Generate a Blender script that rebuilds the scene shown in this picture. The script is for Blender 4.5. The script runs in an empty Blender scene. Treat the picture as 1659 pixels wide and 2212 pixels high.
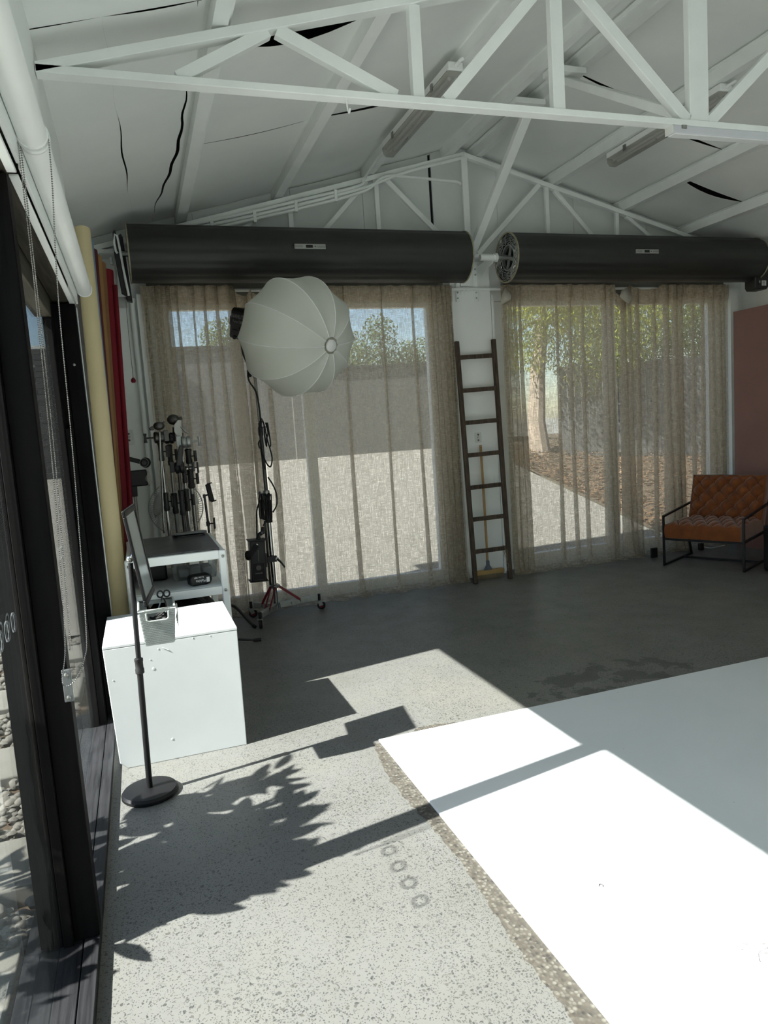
import bpy, bmesh, math, random
from mathutils import Vector, Matrix

scene = bpy.context.scene
COL = scene.collection
PI = math.pi

# ---------------------------------------------------------------- camera
cd = bpy.data.cameras.new('camera')
cam = bpy.data.objects.new('camera', cd)
COL.objects.link(cam)
cd.sensor_fit = 'VERTICAL'
cd.sensor_height = 36.0
cd.lens = 25.352
cd.clip_start = 0.05
cd.clip_end = 300
cam.matrix_world = Matrix(((0.9437, 0.1016, -0.3147, 0.0),
                           (-0.3238, 0.0888, -0.9419, 0.0),
                           (-0.0678, 0.9908, 0.1168, 1.5),
                           (0, 0, 0, 1))).to_quaternion().to_matrix().to_4x4()
cam.location = (0, 0, 1.5)
scene.camera = cam

# ---------------------------------------------------------------- sky, sun, exposure
SUN = Vector((1.01, 0.192, -1.0)).normalized()
w = bpy.data.worlds.new('sky')
scene.world = w
w.use_nodes = True
wn = w.node_tree.nodes
wn.clear()
sky = wn.new('ShaderNodeTexSky')
sky.sky_type = 'NISHITA'
sky.sun_disc = False
sky.sun_elevation = math.radians(44)
sky.sun_rotation = math.atan2(-1.01, -0.192)
sky.air_density = 1.0
sky.dust_density = 0.6
bg = wn.new('ShaderNodeBackground')
bg.inputs['Strength'].default_value = 0.22
wo = wn.new('ShaderNodeOutputWorld')
w.node_tree.links.new(sky.outputs[0], bg.inputs[0])
w.node_tree.links.new(bg.outputs[0], wo.inputs[0])
sl = bpy.data.lights.new('sun', 'SUN')
sl.energy = 19.0
sl.angle = math.radians(0.55)
sl.color = (1.0, 0.975, 0.93)
so = bpy.data.objects.new('sun', sl)
COL.objects.link(so)
so.location = (-12, -3, 14)
so.rotation_euler = SUN.to_track_quat('-Z', 'Y').to_euler()

vs = scene.view_settings
vs.view_transform = 'Standard'
vs.look = 'None'
vs.gamma = 1.0
vs.use_curve_mapping = False
vs.exposure = 0.15
cy = scene.cycles
cy.use_denoising = True
cy.use_adaptive_sampling = True
cy.adaptive_threshold = 0.05
cy.max_bounces = 10
cy.diffuse_bounces = 6
cy.glossy_bounces = 4
cy.transmission_bounces = 6
cy.transparent_max_bounces = 32
cy.caustics_reflective = False
cy.caustics_refractive = False

# ---------------------------------------------------------------- helpers
def lin(r, g=None, b=None):
    if g is None:
        g = b = r
    def f(c):
        c = c / 255.0
        return c / 12.92 if c <= 0.04045 else ((c + 0.055) / 1.055) ** 2.4
    return (f(r), f(g), f(b), 1.0)

MINV = {}

def tag(o, label=None, cat=None, group=None, kind=None):
    if label: o['label'] = label
    if cat: o['category'] = cat
    if group: o['group'] = group
    if kind: o['kind'] = kind
    return o

def thing(name, label, cat, loc=(0, 0, 0), rz=0.0, group=None, mat=None):
    o = bpy.data.objects.new(name, None)
    COL.objects.link(o)
    o.empty_display_size = 0.1
    m = mat if mat is not None else Matrix.Translation(Vector(loc)) @ Matrix.Rotation(rz, 4, 'Z')
    o.matrix_world = m
    MINV[o.name] = m.inverted()
    return tag(o, label, cat, group)

def struct_root(name, loc=(0, 0, 0)):
    o = bpy.data.objects.new(name, None)
    COL.objects.link(o)
    o.empty_display_size = 0.1
    m = Matrix.Translation(Vector(loc))
    o.matrix_world = m
    MINV[o.name] = m.inverted()
    o['kind'] = 'structure'
    return o

def frame(d):
    d = Vector(d).normalized()
    up = Vector((0, 0, 1)) if abs(d.z) < 0.95 else Vector((0, 1, 0))
    s = d.cross(up).normalized()
    u = s.cross(d).normalized()
    return d, s, u

class MB:
    def __init__(self):
        self.v = []
        self.f = []
    def add(self, vs, fs, M=None):
        n = len(self.v)
        for p in vs:
            p = Vector(p)
            self.v.append(M @ p if M is not None else p)
        for q in fs:
            self.f.append([i + n for i in q])
        return self
    def box(self, x0, x1, y0, y1, z0, z1, M=None):
        vs = [(x0, y0, z0), (x1, y0, z0), (x1, y1, z0), (x0, y1, z0), (x0, y0, z1), (x1, y0, z1), (x1, y1, z1), (x0, y1, z1)]
        fs = [(0, 3, 2, 1), (4, 5, 6, 7), (0, 1, 5, 4), (1, 2, 6, 5), (2, 3, 7, 6), (3, 0, 4, 7)]
        return self.add(vs, fs, M)
    def bar(self, p, q, w, h, side=None):
        p, q = Vector(p), Vector(q)
        d, s, u = frame(q - p)
        if side is not None:
            s = Vector(side).normalized()
            s = (s - d * s.dot(d)).normalized()
            u = s.cross(d).normalized()
        vs = []
        for c in (p, q):
            for a, b in ((-1, -1), (1, -1), (1, 1), (-1, 1)):
                vs.append(c + s * (a * w / 2) + u * (b * h / 2))
        return self.add(vs, [(3, 2, 1, 0), (4, 5, 6, 7), (0, 1, 5, 4), (1, 2, 6, 5), (2, 3, 7, 6), (3, 0, 4, 7)])
    def tube(self, pts, r, n=8, cap=True, closed=False):
        pts = [Vector(p) for p in pts]
        m = len(pts)
        rs = r if isinstance(r, (list, tuple)) else [r] * m
        d, s, u = frame(pts[1] - pts[0])
        vs, fs = [], []
        for i, p in enumerate(pts):
            if closed:
                t = pts[(i + 1) % m] - pts[i - 1]
            elif i == 0:
                t = pts[1] - pts[0]
            elif i == m - 1:
                t = pts[-1] - pts[-2]
            else:
                t = (pts[i + 1] - p).normalized() + (p - pts[i - 1]).normalized()
            if t.length < 1e-9:
                t = d
            t.normalize()
            s = s - t * s.dot(t)
            if s.length < 1e-6:
                _, s, _ = frame(t)
            s.normalize()
            u = s.cross(t).normalized()
            for k in range(n):
                a = 2 * PI * k / n
                vs.append(p + (s * math.cos(a) + u * math.sin(a)) * rs[i])
        for i in range(m if closed else m - 1):
            j = (i + 1) % m
            for k in range(n):
                l = (k + 1) % n
                fs.append((i * n + k, j * n + k, j * n + l, i * n + l))
        if cap and not closed:
            fs.append(tuple(range(n)))
            fs.append(tuple(range(m * n - 1, (m - 1) * n - 1, -1)))
        return self.add(vs, fs)
    def lathe(self, prof, n=24, M=None, cap=True):
        vs, fs = [], []
        m = len(prof)
        for r, z in prof:
            for k in range(n):
                a = 2 * PI * k / n
                vs.append((r * math.cos(a), r * math.sin(a), z))
        for i in range(m - 1):
            for k in range(n):
                l = (k + 1) % n
                fs.append((i * n + k, i * n + l, (i + 1) * n + l, (i + 1) * n + k))
        if cap:
            fs.append(tuple(range(n - 1, -1, -1)))
            fs.append(tuple(range((m - 1) * n, m * n)))
        return self.add(vs, fs, M)
    def prism(self, poly, a, b, M=None):
        n = len(poly)
        vs = [(x, y, a) for x, y in poly] + [(x, y, b) for x, y in poly]
        fs = [tuple(range(n - 1, -1, -1)), tuple(range(n, 2 * n))]
        for k in range(n):
            l = (k + 1) % n
            fs.append((k, l, n + l, n + k))
        return self.add(vs, fs, M)
    def grid(self, fn, nu, nv, closeu=False):
        vs = [fn(i / nu, j / nv) for j in range(nv + 1) for i in range(nu + 1)]
        fs = []
        for j in range(nv):
            for i in range(nu):
                a = j * (nu + 1) + i
                fs.append((a, a + 1, a + nu + 2, a + nu + 1))
        return self.add(vs, fs)
    def ball(self, c, r, n=10, m=7, sc=(1, 1, 1)):
        c = Vector(c)
        prof = [(max(1e-4, math.sin(PI * i / m)) * r, -math.cos(PI * i / m) * r) for i in range(m + 1)]
        M = Matrix.Translation(c) @ Matrix.Diagonal((sc[0], sc[1], sc[2], 1))
        return self.lathe(prof, n, M, cap=False)
    def build(self, name, mat, parent=None, smooth=35, local=False, bevel=0, seg=2, kind=None):
        me = bpy.data.meshes.new(name)
        vs = self.v
        if parent is not None and not local:
            mi = MINV[parent.name]
            vs = [mi @ p for p in vs]
        me.from_pydata([tuple(p) for p in vs], [], self.f)
        me.validate()
        if mat is not None:
            for mm in (mat if isinstance(mat, (list, tuple)) else [mat]):
                me.materials.append(mm)
        if smooth:
            me.polygons.foreach_set('use_smooth', [True] * len(me.polygons))
            me.set_sharp_from_angle(angle=math.radians(smooth))
        o = bpy.data.objects.new(name, me)
        COL.objects.link(o)
        if parent is not None:
            o.parent = parent
            MINV[o.name] = MINV[parent.name]
        else:
            MINV[o.name] = Matrix.Identity(4)
        if bevel:
            b = o.modifiers.new('bevel', 'BEVEL')
            b.width = bevel
            b.segments = seg
            b.limit_method = 'ANGLE'
            b.angle_limit = math.radians(40)
        if kind:
            o['kind'] = kind
        return o

def copy_tree(o, parent=None):
    c = o.copy()
    COL.objects.link(c)
    c.parent = parent
    for ch in list(o.children):
        copy_tree(ch, c)
    return c

def axis_mat(o, d, roll=None):
    """matrix whose local z runs along d, origin o"""
    d, s, u = frame(d)
    if roll is not None:
        u = Vector(roll)
        u = (u - d * u.dot(d)).normalized()
        s = u.cross(d).normalized()
    return Matrix(((s.x, u.x, d.x, o[0]), (s.y, u.y, d.y, o[1]), (s.z, u.z, d.z, o[2]), (0, 0, 0, 1)))

def text_obj(name, s, size, M, mat, parent, ext=0.0004):
    cu = bpy.data.curves.new(name, 'FONT')
    cu.body = s
    cu.size = size
    cu.align_x = 'CENTER'
    cu.align_y = 'CENTER'
    cu.extrude = ext
    cu.materials.append(mat)
    o = bpy.data.objects.new(name, cu)
    COL.objects.link(o)
    dg = bpy.context.evaluated_depsgraph_get()
    me = bpy.data.meshes.new_from_object(o.evaluated_get(dg))
    bpy.data.objects.remove(o)
    mi = MINV[parent.name]
    me.transform(mi @ M)
    o = bpy.data.objects.new(name, me)
    COL.objects.link(o)
    o.parent = parent
    return o

# ---------------------------------------------------------------- materials
class NT:
    def __init__(self, name):
        self.m = bpy.data.materials.new(name)
        self.m.use_nodes = True
        self.t = self.m.node_tree
        self.t.nodes.clear()
        self.out = self.t.nodes.new('ShaderNodeOutputMaterial')
    def n(self, typ, **kw):
        nd = self.t.nodes.new(typ)
        for k, v in kw.items():
            if k in nd.inputs.keys():
                nd.inputs[k].default_value = v
            else:
                setattr(nd, k, v)
        return nd
    def l(self, a, b):
        self.t.links.new(a, b)
    def coord(self, scale=(1, 1, 1), kind='Object'):
        tc = self.n('ShaderNodeTexCoord')
        mp = self.n('ShaderNodeMapping')
        mp.inputs['Scale'].default_value = scale
        self.l(tc.outputs[kind], mp.inputs['Vector'])
        return mp.outputs[0]
    def noise(self, vec, scale, detail=3, rough=0.55, dist=0):
        nd = self.n('ShaderNodeTexNoise')
        nd.inputs['Scale'].default_value = scale
        nd.inputs['Detail'].default_value = detail
        nd.inputs['Roughness'].default_value = rough
        nd.inputs['Distortion'].default_value = dist
        self.l(vec, nd.inputs['Vector'])
        return nd.outputs[0]
    def ramp(self, fac, stops):
        r = self.n('ShaderNodeValToRGB')
        e = r.color_ramp.elements
        while len(e) < len(stops):
            e.new(0.5)
        for i, (p, c) in enumerate(stops):
            e[i].position = p
            e[i].color = c if len(c) == 4 else (*c, 1)
        self.l(fac, r.inputs[0])
        return r.outputs[0]
    def mix(self, fac, a, b, mode='MIX'):
        m = self.n('ShaderNodeMix', data_type='RGBA', blend_type=mode)
        for s, v in ((m.inputs[0], fac), (m.inputs[6], a), (m.inputs[7], b)):
            if hasattr(v, 'is_linked') or hasattr(v, 'links'):
                self.l(v, s)
            else:
                s.default_value = v
        return m.outputs[2]
    def math(self, op, a, b=0.0, clamp=False):
        m = self.n('ShaderNodeMath', operation=op, use_clamp=clamp)
        for s, v in ((m.inputs[0], a), (m.inputs[1], b)):
            if isinstance(v, (int, float)):
                s.default_value = v
            else:
                self.l(v, s)
        return m.outputs[0]
    def bump(self, h, strength=0.3, dist=0.01):
        b = self.n('ShaderNodeBump')
        b.inputs['Strength'].default_value = strength
        b.inputs['Distance'].default_value = dist
        self.l(h, b.inputs['Height'])
        return b.outputs[0]
    def pbr(self, col, rough=0.5, metal=0.0, normal=None, **kw):
        p = self.n('ShaderNodeBsdfPrincipled')
        for s, v in (('Base Color', col), ('Roughness', rough), ('Metallic', metal)):
            if isinstance(v, (int, float, tuple)):
                p.inputs[s].default_value = v
            else:
                self.l(v, p.inputs[s])
        if normal is not None:
            self.l(normal, p.inputs['Normal'])
        for k, v in kw.items():
            p.inputs[k.replace('_', ' ')].default_value = v
        self.l(p.outputs[0], self.out.inputs[0])
        return self.m

MAT = {}
def simple(name, col, rough=0.5, metal=0.0, var=0.12, scale=6.0, bump=0.0, bscale=60.0, **kw):
    t = NT(name)
    c = t.coord()
    n1 = t.noise(c, scale, 4)
    dark = tuple(x * (1 - var) for x in col[:3]) + (1,)
    lite = tuple(min(1, x * (1 + var)) for x in col[:3]) + (1,)
    colr = t.ramp(n1, [(0.3, dark), (0.7, lite)])
    nm = None
    if bump:
        nm = t.bump(t.noise(c, bscale, 3), bump, 0.004)
    rr = t.math('ADD', t.math('MULTIPLY', n1, 0.15), rough - 0.07)
    MAT[name] = t.pbr(colr, rr, metal, nm, **kw)
    return MAT[name]

simple('white_paint', lin(238, 241, 239), 0.45, var=0.03, scale=3, bump=0.08, bscale=40)
simple('white_wall', lin(238, 241, 239), 0.65, var=0.03, scale=2, bump=0.1, bscale=30)
simple('white_steel', lin(236, 240, 238), 0.4, var=0.04, scale=5, bump=0.06, bscale=25)
simple('grey_lining', lin(222, 226, 224), 0.7, var=0.05, scale=2.5, bump=0.15, bscale=18)
simple('roof_dark', lin(30, 30, 30), 0.6, var=0.3)
simple('black_metal', lin(20, 20, 22), 0.42, var=0.2)
simple('black_plastic', lin(18, 18, 19), 0.5, var=0.2, bump=0.05)
simple('black_satin', lin(16, 16, 18), 0.5, var=0.1, Specular_IOR_Level=0.3)
simple('rubber', lin(26, 26, 26), 0.75, var=0.2)
simple('dark_grip', lin(40, 41, 40), 0.5, var=0.2)
simple('chrome', lin(190, 190, 188), 0.18, 1.0, var=0.08, scale=14)
simple('steel', lin(150, 150, 146), 0.35, 1.0, var=0.12, scale=14)
simple('dark_steel', lin(85, 84, 82), 0.4, 0.9, var=0.15, scale=14)
simple('galvanised', lin(165, 168, 165), 0.45, 0.8, var=0.12, scale=30)
simple('red_paint', lin(120, 18, 38), 0.4, var=0.12)
simple('red_paper', lin(118, 6, 28), 0.75, var=0.06, scale=2)
simple('cream_paper', lin(214, 199, 158), 0.75, var=0.03, scale=1.5)
simple('blue_paper', lin(120, 146, 172), 0.75, var=0.04, scale=1.5)
simple('brown_paper', lin(150, 112, 68), 0.75, var=0.05, scale=1.5)
simple('tan_paper', lin(128, 92, 56), 0.75, var=0.05, scale=1.5)
simple('wine_paper', lin(84, 30, 34), 0.75, var=0.05, scale=1.5)
simple('pale_board', lin(200, 204, 204), 0.7, var=0.03)
simple('blue_grey', lin(130, 148, 160), 0.7, var=0.05)
simple('pink_board', lin(138, 104, 97), 0.8, var=0.09, scale=2.2, bump=0.05)
simple('edge_cream', lin(150, 146, 122), 0.6, var=0.25, scale=25)
simple('shelf_grey', lin(78, 78, 78), 0.3, var=0.06)
simple('white_lacquer', lin(198, 202, 203), 0.35, var=0.02)
simple('shutter_dark', lin(44, 45, 43), 0.5, 0.1, var=0.06, scale=1.2)
simple('latch_silver', lin(165, 166, 163), 0.4, 0.5, var=0.06)
simple('basket_grey', lin(172, 178, 176), 0.6, var=0.06, bump=0.1)
simple('handle_wood', lin(170, 134, 84), 0.5, var=0.12, scale=9)
simple('broom_wood', lin(178, 146, 92), 0.55, var=0.1, scale=9)
simple('bristle', lin(140, 128, 104), 0.9, var=0.25, scale=60)
simple('socket_grey_blue', lin(92, 100, 112), 0.5)
simple('outlet_white', lin(214, 216, 212), 0.35, var=0.02)
simple('hole_dark', lin(20, 20, 20), 0.8)
simple('fan_white', lin(196, 198, 194), 0.45, var=0.03)
simple('led_body', lin(206, 208, 214), 0.4, var=0.02)
simple('light_grey_print', lin(150, 152, 154), 0.6, var=0.02)
simple('white_print', lin(225, 226, 226), 0.6, var=0.02)
simple('beige_plaster', lin(178, 168, 146), 0.85, var=0.06, scale=1.2, bump=0.1)
simple('fence_grey', lin(87, 87, 85), 0.85, var=0.1, scale=2)
simple('brick_dark', lin(58, 56, 54), 0.85, var=0.25, scale=8, bump=0.3)
simple('mortar', lin(206, 206, 200), 0.9, var=0.08)
simple('bark', lin(146, 132, 117), 0.9, var=0.25, scale=7, bump=0.4, bscale=20)
simple('bark_dark', lin(86, 76, 64), 0.9, var=0.25, scale=7, bump=0.4, bscale=20)
simple('linen_solid', lin(186, 180, 168), 0.85, var=0.06, scale=40, bump=0.2, bscale=300)
simple('rail_lit_grey', lin(128, 129, 124), 0.5, var=0.05)  # shutter grey lightened, window light on its lower end put into the colour
simple('pebble', lin(117, 113, 105), 0.8, var=0.3, scale=14)
simple('twig', lin(70, 66, 62), 0.8)
simple('hat_grey', lin(120, 124, 128), 0.6)
simple('tablet_grey', lin(128, 130, 130), 0.4)

def timber(name, col, col2, stretch=(40, 40, 2.0), rough=0.6, bump=0.25, spec=0.3):
    t = NT(name)
    c = t.coord(stretch)
    n1 = t.noise(c, 1.2, 5, 0.6, 0.4)
    c2 = t.coord()
    n2 = t.noise(c2, 5, 3)
    a = t.ramp(n1, [(0.3, col), (0.72, col2)])
    b = t.mix(t.ramp(n2, [(0.45, (0, 0, 0, 1)), (0.8, (0.5, 0.5, 0.5, 1))]), a, col2)
    MAT[name] = t.pbr(b, rough, 0, t.bump(n1, bump, 0.003), Specular_IOR_Level=spec)
timber('post_timber', lin(7, 7, 9), lin(20, 19, 18), spec=0.08)
timber('header_timber', lin(34, 32, 29), lin(74, 70, 60), (40, 2, 40), spec=0.15)
timber('sill_timber', lin(19, 19, 21), lin(50, 50, 52), (60, 3, 60), 0.55, 0.4, 0.15)
timber('ladder_timber', lin(44, 36, 31), lin(92, 78, 66), (60, 60, 3), 0.65, 0.3)

def concrete_floor():
    t = NT('concrete')
    c = t.coord()
    big = t.noise(c, 0.9, 4, 0.6, 0.3)
    mid = t.noise(c, 5, 4, 0.6)
    base = t.ramp(big, [(0.3, lin(108, 107, 102)), (0.5, lin(114, 114, 111)), (0.72, lin(119, 118, 111))])
    base = t.mix(t.ramp(mid, [(0.35, (0.0, 0, 0, 1)), (0.75, (0.35, 0.35, 0.35, 1))]), base, lin(104, 104, 101))
    # exposed aggregate: cells of several sizes, only some of them dark stones
    for sc_, thr, keep, dens in ((95, 0.32, 0.55, 0.66), (190, 0.38, 0.45, 0.66), (44, 0.24, 0.70, 0.66)):
        wob = t.n('ShaderNodeVectorMath', operation='ADD')
        nz = t.n('ShaderNodeTexNoise')
        nz.inputs['Scale'].default_value = 60
        t.l(c, nz.inputs['Vector'])
        scl = t.n('ShaderNodeVectorMath', operation='SCALE')
        t.l(nz.outputs['Color'], scl.inputs[0])
        scl.inputs['Scale'].default_value = 0.018
        t.l(c, wob.inputs[0])
        t.l(scl.outputs[0], wob.inputs[1])
        vo = t.n('ShaderNodeTexVoronoi')
        vo.inputs['Scale'].default_value = sc_
        t.l(wob.outputs[0], vo.inputs['Vector'])
        stone = t.math('LESS_THAN', vo.outputs['Distance'], thr)
        rnd = t.n('ShaderNodeSeparateColor')
        t.l(vo.outputs['Color'], rnd.inputs[0])
        dn = t.noise(c, 1.6, 2)
        k = t.math('GREATER_THAN', t.math('ADD', rnd.outputs[0], t.math('MULTIPLY', t.math('SUBTRACT', dn, 0.5), 1.3)), keep)
        fac = t.math('MULTIPLY', t.math('MULTIPLY', stone, k), dens)
        sc2 = t.ramp(rnd.outputs[1], [(0.1, lin(38, 40, 42)), (0.6, lin(61, 62, 61)), (0.95, lin(78, 75, 69))])
        base = t.mix(fac, base, sc2)
    # old damp stains beside the painted area
    sx = t.n('ShaderNodeSeparateXYZ')
    t.l(c, sx.inputs[0])
    ex = t.math('POWER', t.math('ABSOLUTE', t.math('DIVIDE', t.math('SUBTRACT', sx.outputs[0], 2.4), 0.6)), 2.0)
    ey = t.math('POWER', t.math('ABSOLUTE', t.math('DIVIDE', t.math('SUBTRACT', sx.outputs[1], 3.38), 0.26)), 2.0)
    inside = t.math('SUBTRACT', 1.0, t.math('ADD', ex, ey), True)
    blot = t.math('GREATER_THAN', t.math('ADD', t.noise(c, 6.5, 5, 0.6, 0.6), t.math('MULTIPLY', inside, 0.12)), 0.60)
    base = t.mix(t.math('MULTIPLY', t.math('MULTIPLY', blot, t.math('GREATER_THAN', inside, 0.02)), 0.55), base, lin(50, 50, 48))
    rough = t.math('ADD', t.math('MULTIPLY', mid, 0.25), 0.30)
    MAT['concrete'] = t.pbr(base, rough, 0, t.bump(mid, 0.05, 0.004), Specular_IOR_Level=0.35)
concrete_floor()

def paint_floor():
    t = NT('platform_paint')
    c = t.coord()
    big = t.noise(c, 1.3, 4, 0.55, 0.6)
    fine = t.noise(c, 90, 3)
    base = t.ramp(big, [(0.32, lin(219, 223, 225)), (0.6, lin(225, 228, 229)), (0.75, lin(222, 224, 224))])
    vo = t.n('ShaderNodeTexVoronoi')
    vo.inputs['Scale'].default_value = 7
    t.l(c, vo.inputs['Vector'])
    spk = t.math('LESS_THAN', vo.outputs['Distance'], 0.022)
    base = t.mix(t.math('MULTIPLY', spk, 0.6), base, lin(140, 140, 140))
    mx = t.math('ADD', t.math('MULTIPLY', fine, 0.6), big)
    MAT['platform_paint'] = t.pbr(base, 0.42, 0, t.bump(mx, 0.12, 0.004), Specular_IOR_Level=0.35)
paint_floor()

def aggregate_strip():
    t = NT('aggregate')
    c = t.coord()
    vo = t.n('ShaderNodeTexVoronoi')
    vo.inputs['Scale'].default_value = 85
    t.l(c, vo.inputs['Vector'])
    r = t.n('ShaderNodeSeparateColor')
    t.l(vo.outputs['Color'], r.inputs[0])
    col = t.ramp(r.outputs[0], [(0.1, lin(54, 52, 49)), (0.5, lin(91, 87, 80)), (0.9, lin(115, 112, 104))])
    col = t.mix(t.ramp(vo.outputs['Distance'], [(0.3, (0, 0, 0, 1)), (0.6, (0.8, 0.8, 0.8, 1))]), col, lin(77, 72, 64))
    MAT['aggregate'] = t.pbr(col, 0.75, 0, t.bump(vo.outputs['Distance'], 0.4, 0.003))
aggregate_strip()

def insulation():
    t = NT('insulation')
    c = t.coord((1, 1, 0))
    big = t.noise(c, 1.8, 4, 0.6, 0.3)
    br = t.n('ShaderNodeTexBrick')
    br.inputs['Scale'].default_value = 28
    br.inputs['Mortar Size'].default_value = 0.06
    t.l(c, br.inputs['Vector'])
    wr = t.noise(c, 14, 4, 0.65, 1.2)
    base = t.ramp(big, [(0.3, lin(232, 236, 234)), (0.7, lin(240, 243, 240))])
    h = t.math('ADD', t.math('MULTIPLY', br.outputs['Fac'], 0.25), wr)
    MAT['insulation'] = t.pbr(base, 0.6, 0, t.bump(h, 0.25, 0.006))
insulation()

def linen():
    t = NT('linen')
    c1 = t.coord((14, 14, 620))
    c2 = t.coord((620, 620, 14))
    n1 = t.noise(c1, 1.0, 2, 0.5)
    n2 = t.noise(c2, 1.0, 2, 0.5)
    c3 = t.coord((38, 38, 38))
    n3 = t.noise(c3, 1.0, 3, 0.6)
    a = t.math('ADD', t.math('MULTIPLY', t.math('SUBTRACT', n1, 0.5), 1.25), t.math('MULTIPLY', t.math('SUBTRACT', n2, 0.5), 1.25))
    a = t.math('ADD', a, t.math('MULTIPLY', t.math('SUBTRACT', n3, 0.5), 0.35))
    a = t.math('ADD', a, LINEN_ALPHA, True)
    col = t.ramp(n3, [(0.3, lin(190, 178, 159)), (0.7, lin(205, 195, 177))])
    df = t.n('ShaderNodeBsdfDiffuse')
    tl = t.n('ShaderNodeBsdfTranslucent')
    tr = t.n('ShaderNodeBsdfTransparent')
    t.l(col, df.inputs[0])
    t.l(col, tl.inputs[0])
    m1 = t.n('ShaderNodeMixShader')
    m1.inputs[0].default_value = 0.55
    t.l(df.outputs[0], m1.inputs[1])
    t.l(tl.outputs[0], m1.inputs[2])
    m2 = t.n('ShaderNodeMixShader')
    t.l(a, m2.inputs[0])
    t.l(tr.outputs[0], m2.inputs[1])
    t.l(m1.outputs[0], m2.inputs[2])
    t.l(m2.outputs[0], t.out.inputs[0])
    MAT['linen'] = t.m
LINEN_ALPHA = 0.60
linen()

def glassy(name, tint=(1, 1, 1, 1), refl=1.5, rough=0.0, haze=0.0):
    t = NT(name)
    lw = t.n('ShaderNodeLayerWeight')
    lw.inputs[0].default_value = 0.5
    f0 = ((refl - 1) / (refl + 1)) ** 2
    fr = t.math('ADD', t.math('MULTIPLY', t.math('POWER', lw.outputs['Facing'], 5.0), 1 - f0), f0)
    tr = t.n('ShaderNodeBsdfTransparent')
    tr.inputs[0].default_value = tint
    gl = t.n('ShaderNodeBsdfGlossy')
    gl.inputs['Roughness'].default_value = rough
    gl.inputs['Color'].default_value = (0.9, 0.92, 0.93, 1)
    m = t.n('ShaderNodeMixShader')
    t.l(fr, m.inputs[0])
    t.l(tr.outputs[0], m.inputs[1])
    t.l(gl.outputs[0], m.inputs[2])
    last = m.outputs[0]
    if haze:
        c = t.coord()
        nz = t.noise(c, 6, 4, 0.6, 0.5)
        df = t.n('ShaderNodeBsdfDiffuse')
        df.inputs[0].default_value = lin(205, 210, 210)
        m2 = t.n('ShaderNodeMixShader')
        t.l(t.math('MULTIPLY', t.math('ADD', t.math('MULTIPLY', nz, 0.3), 0.85), haze), m2.inputs[0])
        t.l(last, m2.inputs[1])
        t.l(df.outputs[0], m2.inputs[2])
        last = m2.outputs[0]
    t.l(last, t.out.inputs[0])
    MAT[name] = t.m
glassy('window_glass', (0.95, 0.97, 0.96, 1), 1.45, 0.0, 0.012)
glassy('clear_plastic', (0.80, 0.84, 0.85, 1), 1.4, 0.15, 0.14)
glassy('diffuser_plastic', (0.70, 0.68, 0.63, 1), 1.35, 0.2, 0.25)

def softcloth():
    t = NT('softbox_cloth')
    c = t.coord()
    n1 = t.noise(c, 12, 3, 0.6, 0.5)
    df = t.n('ShaderNodeBsdfDiffuse')
    tl = t.n('ShaderNodeBsdfTranslucent')
    df.inputs[0].default_value = lin(228, 230, 224)
    tl.inputs[0].default_value = lin(222, 224, 214)
    t.l(t.bump(n1, 0.12, 0.004), df.inputs['Normal'])
    m = t.n('ShaderNodeMixShader')
    m.inputs[0].default_value = 0.35
    t.l(df.outputs[0], m.inputs[1])
    t.l(tl.outputs[0], m.inputs[2])
    t.l(m.outputs[0], t.out.inputs[0])
    MAT['softbox_cloth'] = t.m
softcloth()

def velvet():
    t = NT('velvet')
    c = t.coord()
    n1 = t.noise(c, 9, 4, 0.6, 0.4)
    col = t.ramp(n1, [(0.3, lin(108, 56, 24)), (0.7, lin(134, 75, 34))])
    MAT['velvet'] = t.pbr(col, 0.7, 0, t.bump(t.noise(c, 160, 2), 0.08, 0.002), Sheen_Weight=0.4, Specular_IOR_Level=0.2)
velvet()

def leaf_mat(name, a, b):
    t = NT(name)
    c = t.coord()
    n1 = t.noise(c, 2.2, 4)
    col = t.ramp(n1, [(0.32, a), (0.7, b)])
    df = t.n('ShaderNodeBsdfDiffuse')
    tl = t.n('ShaderNodeBsdfTranslucent')
    t.l(col, df.inputs[0])
    t.l(col, tl.inputs[0])
    m = t.n('ShaderNodeMixShader')
    m.inputs[0].default_value = 0.4
    t.l(df.outputs[0], m.inputs[1])
    t.l(tl.outputs[0], m.inputs[2])
    t.l(m.outputs[0], t.out.inputs[0])
    MAT[name] = t.m
leaf_mat('leaf_light', lin(111, 122, 54), lin(171, 171, 91))
leaf_mat('leaf_grey', lin(73, 87, 57), lin(124, 132, 94))
leaf_mat('leaf_dark', lin(61, 75, 37), lin(115, 125, 64))
leaf_mat('leaf_shrub', lin(52, 76, 40), lin(96, 124, 66))

def ground_mat(name, a, b, scale, bump=0.2):
    t = NT(name)
    c = t.coord()
    n1 = t.noise(c, scale, 6, 0.65, 0.3)
    n2 = t.noise(c, 0.6, 3)
    col = t.ramp(n1, [(0.3, a), (0.7, b)])
    col = t.mix(t.math('MULTIPLY', n2, 0.5), col, tuple((x + y) / 2 for x, y in zip(a, b)))
    MAT[name] = t.pbr(col, 0.9, 0, t.bump(n1, bump, 0.01))
ground_mat('drive_concrete', lin(122, 118, 110), lin(135, 131, 123), 9)
ground_mat('soil', lin(73, 61, 49), lin(101, 85, 66), 16, 0.5)
ground_mat('paving', lin(113, 111, 103), lin(131, 128, 120), 7)
ground_mat('pale_gravel', lin(216, 213, 205), lin(230, 227, 219), 12)
# ================================================================ the setting
random.seed(7)
XC = 3.03
SL = 0.268
def roofz(x, top=4.0):
    return top - SL * abs(x - XC)

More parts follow.
